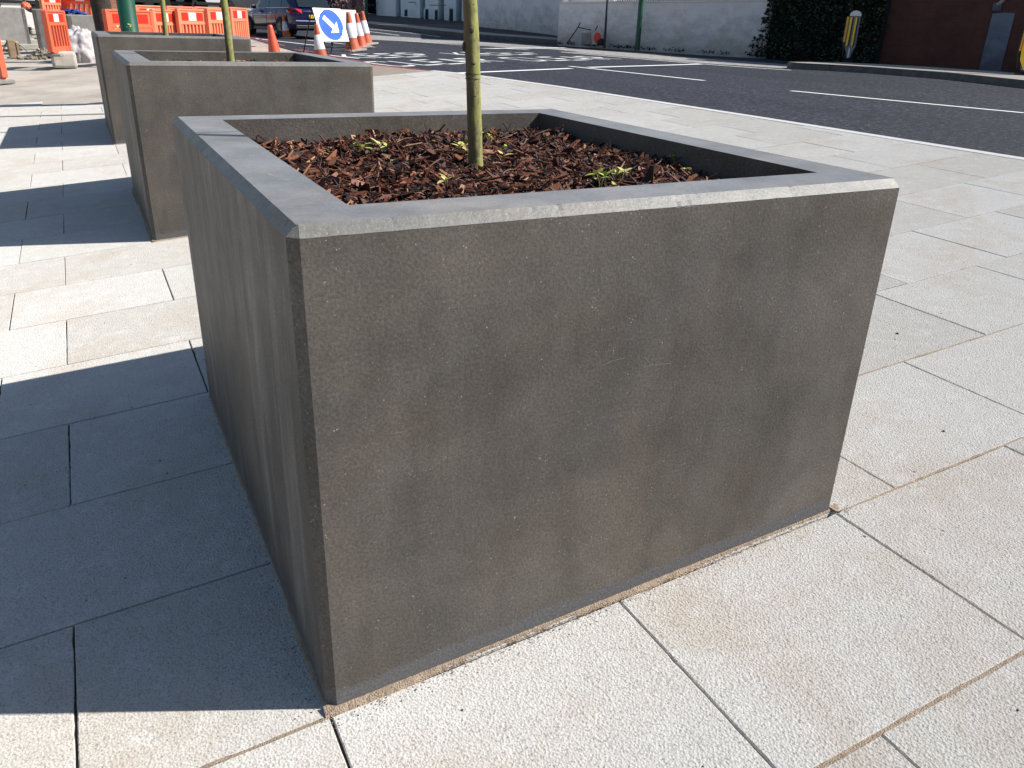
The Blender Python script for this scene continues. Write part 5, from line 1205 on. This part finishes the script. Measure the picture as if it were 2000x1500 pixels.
# weeds along the wall foot
rg = random.Random(12); b = MB()
for k in range(700):
    u_ = rg.random() ** .8; c = W1a.lerp(W1b, u_) + (CAM - W1a).normalized() * rg.uniform(.05, .25); c.z += abs(rg.gauss(0, .05)) - .10; s_ = rg.uniform(.015, .05)
    if noise.noise(Vector((u_ * 14, 0, 0))) < -.1: continue
    m = Matrix.Rotation(rg.uniform(0, 6), 3, 'Z') @ Matrix.Rotation(rg.uniform(0, 3), 3, 'X'); b.add([c + m @ Vector(v) for v in ((0, -s_, 0), (s_ * .6, 0, 0), (0, s_, 0), (-s_ * .6, 0, 0))], [(0, 1, 2, 3)])
o = b.build('weeds', M['ivy'], rec=False); tag(o, 'dark weeds growing along the foot of the white wall', 'weeds', kind='stuff')

# ---- bollards on the island
def make_bollard():
    root = empty('traffic_bollard', (0, 0, 0)); H = 1.2
    # front panel: tapered plate with rounded white cap, two recessed yellow slots
    def outline(w, z0, z1):
        pts = [(-.05, z0), (-w * .55, z0 + .12), (-w, z0 + .27), (-w, z1 - .08)]
        arc = [(w * math.cos(t), z1 - .08 + .09 * math.sin(t)) for t in [math.pi - math.pi * k / 10 for k in range(1, 10)]]
        return pts + arc + [(w, z1 - .08), (w, z0 + .27), (w * .55, z0 + .12), (.05, z0)]
    b = MB(); b.prism(outline(.13, .10, H), .10, (Vector((0, -.05, 0)), Vector((1, 0, 0)), Vector((0, 0, 1)), Vector((0, 1, 0)))); b.build('shell', M['bgrey'], root)
    b = MB(); b.prism([(-.134, H - .11)] + [(.134 * math.cos(t), H - .09 + .105 * math.sin(t)) for t in [math.pi - math.pi * k / 12 for k in range(13)]] + [(.134, H - .11)], .116, (Vector((0, -.058, 0)), Vector((1, 0, 0)), Vector((0, 0, 1)), Vector((0, 1, 0)))); b.build('cap', M['bwhite'], root)
    for sx in (-.068, .056):
        pts = [(sx - .042, .41), (sx - .028, .375), (sx + .028, .375), (sx + .042, .41), (sx + .042, H - .15), (sx - .042, H - .15)]
        b = MB(); b.prism(pts, .004, (Vector((0, -.056, 0)), Vector((1, 0, 0)), Vector((0, 0, 1)), Vector((0, 1, 0)))); sl_ = b.build('slot', M['black'], root)
        pts = [(x - .036 if x > sx else x + .001, z) for x, z in pts]
        b = MB(); b.prism(pts, .004, (Vector((0, -.0605, 0)), Vector((1, 0, 0)), Vector((0, 0, 1)), Vector((0, 1, 0)))); b.build('yellow_strip', M['yellow'], sl_)
    # side fin facing left
    b = MB(); b.prism([(0, .12), (.09, .45), (.09, H - .12), (0, H - .12)], .03, (Vector((-.133, -.03, 0)), Vector((-.75, -.3, 0)), Vector((0, 0, 1)), Vector((-.3, .75, 0)))); b.build('side_fin', M['black'], root)
    b = MB(); b.prism([(.012, .47), (.08, .47), (.08, H - .13), (.012, H - .13)], .004, (Vector((-.133, -.034, 0)), Vector((-.75, -.3, 0)), Vector((0, 0, 1)), Vector((.3, -.75, 0)))); b.build('amber_strip', M['amber'], root)
    b = MB(); b.prism([(-.018, .10), (.018, .10), (.018, .30), (.0, .36), (-.018, .30)], .004, (Vector((.0, -.057, 0)), Vector((1, 0, 0)), Vector((0, 0, 1)), Vector((0, 1, 0)))); b.build('white_flash', M['bwhite'], root)
    b = MB(); b.bbox((0, 0, .015), (.13, .10, .015), .008); b.tube([(0, 0, .02), (0, 0, .12)], [.035, .05], 10); b.build('foot', M['black'], root)
    return root
bo1 = make_bollard(); q = rp(1655, 120.5, .137); v = CAM - q
bo1.location = (q.x, q.y, roadz(q.y) + .137); bo1.rotation_euler = (0, 0, math.atan2(v.y, v.x) + math.pi / 2 - .15); s_ = hat(q, 22) / 1.2; bo1.scale = (s_,) * 3
tag(bo1, 'grey traffic bollard with yellow slots, on the near tip of the island', 'bollard', 'bollards on the traffic island')
bo2 = copy_tree(bo1); q = rp(1996, 147.0, .137); v = CAM - q; bo2.location = (q.x, q.y, roadz(q.y) + .137); bo2.rotation_euler = (0, 0, math.atan2(v.y, v.x) + math.pi / 2 + .25)
bo2['label'] = 'yellow traffic bollard cut off by the right edge of the picture'
b = MB(); b.prism([(-.03, .12), (-.13, .30), (-.145, .45), (-.145, 1.05), (.145, 1.05), (.145, .45), (.03, .12)], .004, (Vector((0, -.0645, 0)), Vector((1, 0, 0)), Vector((0, 0, 1)), Vector((0, 1, 0)))); b.build('yellow_face', M['yellow'], bo2)
# long crack in the island surface is left to the paving; backdrop hedge so that no horizon shows above the walls
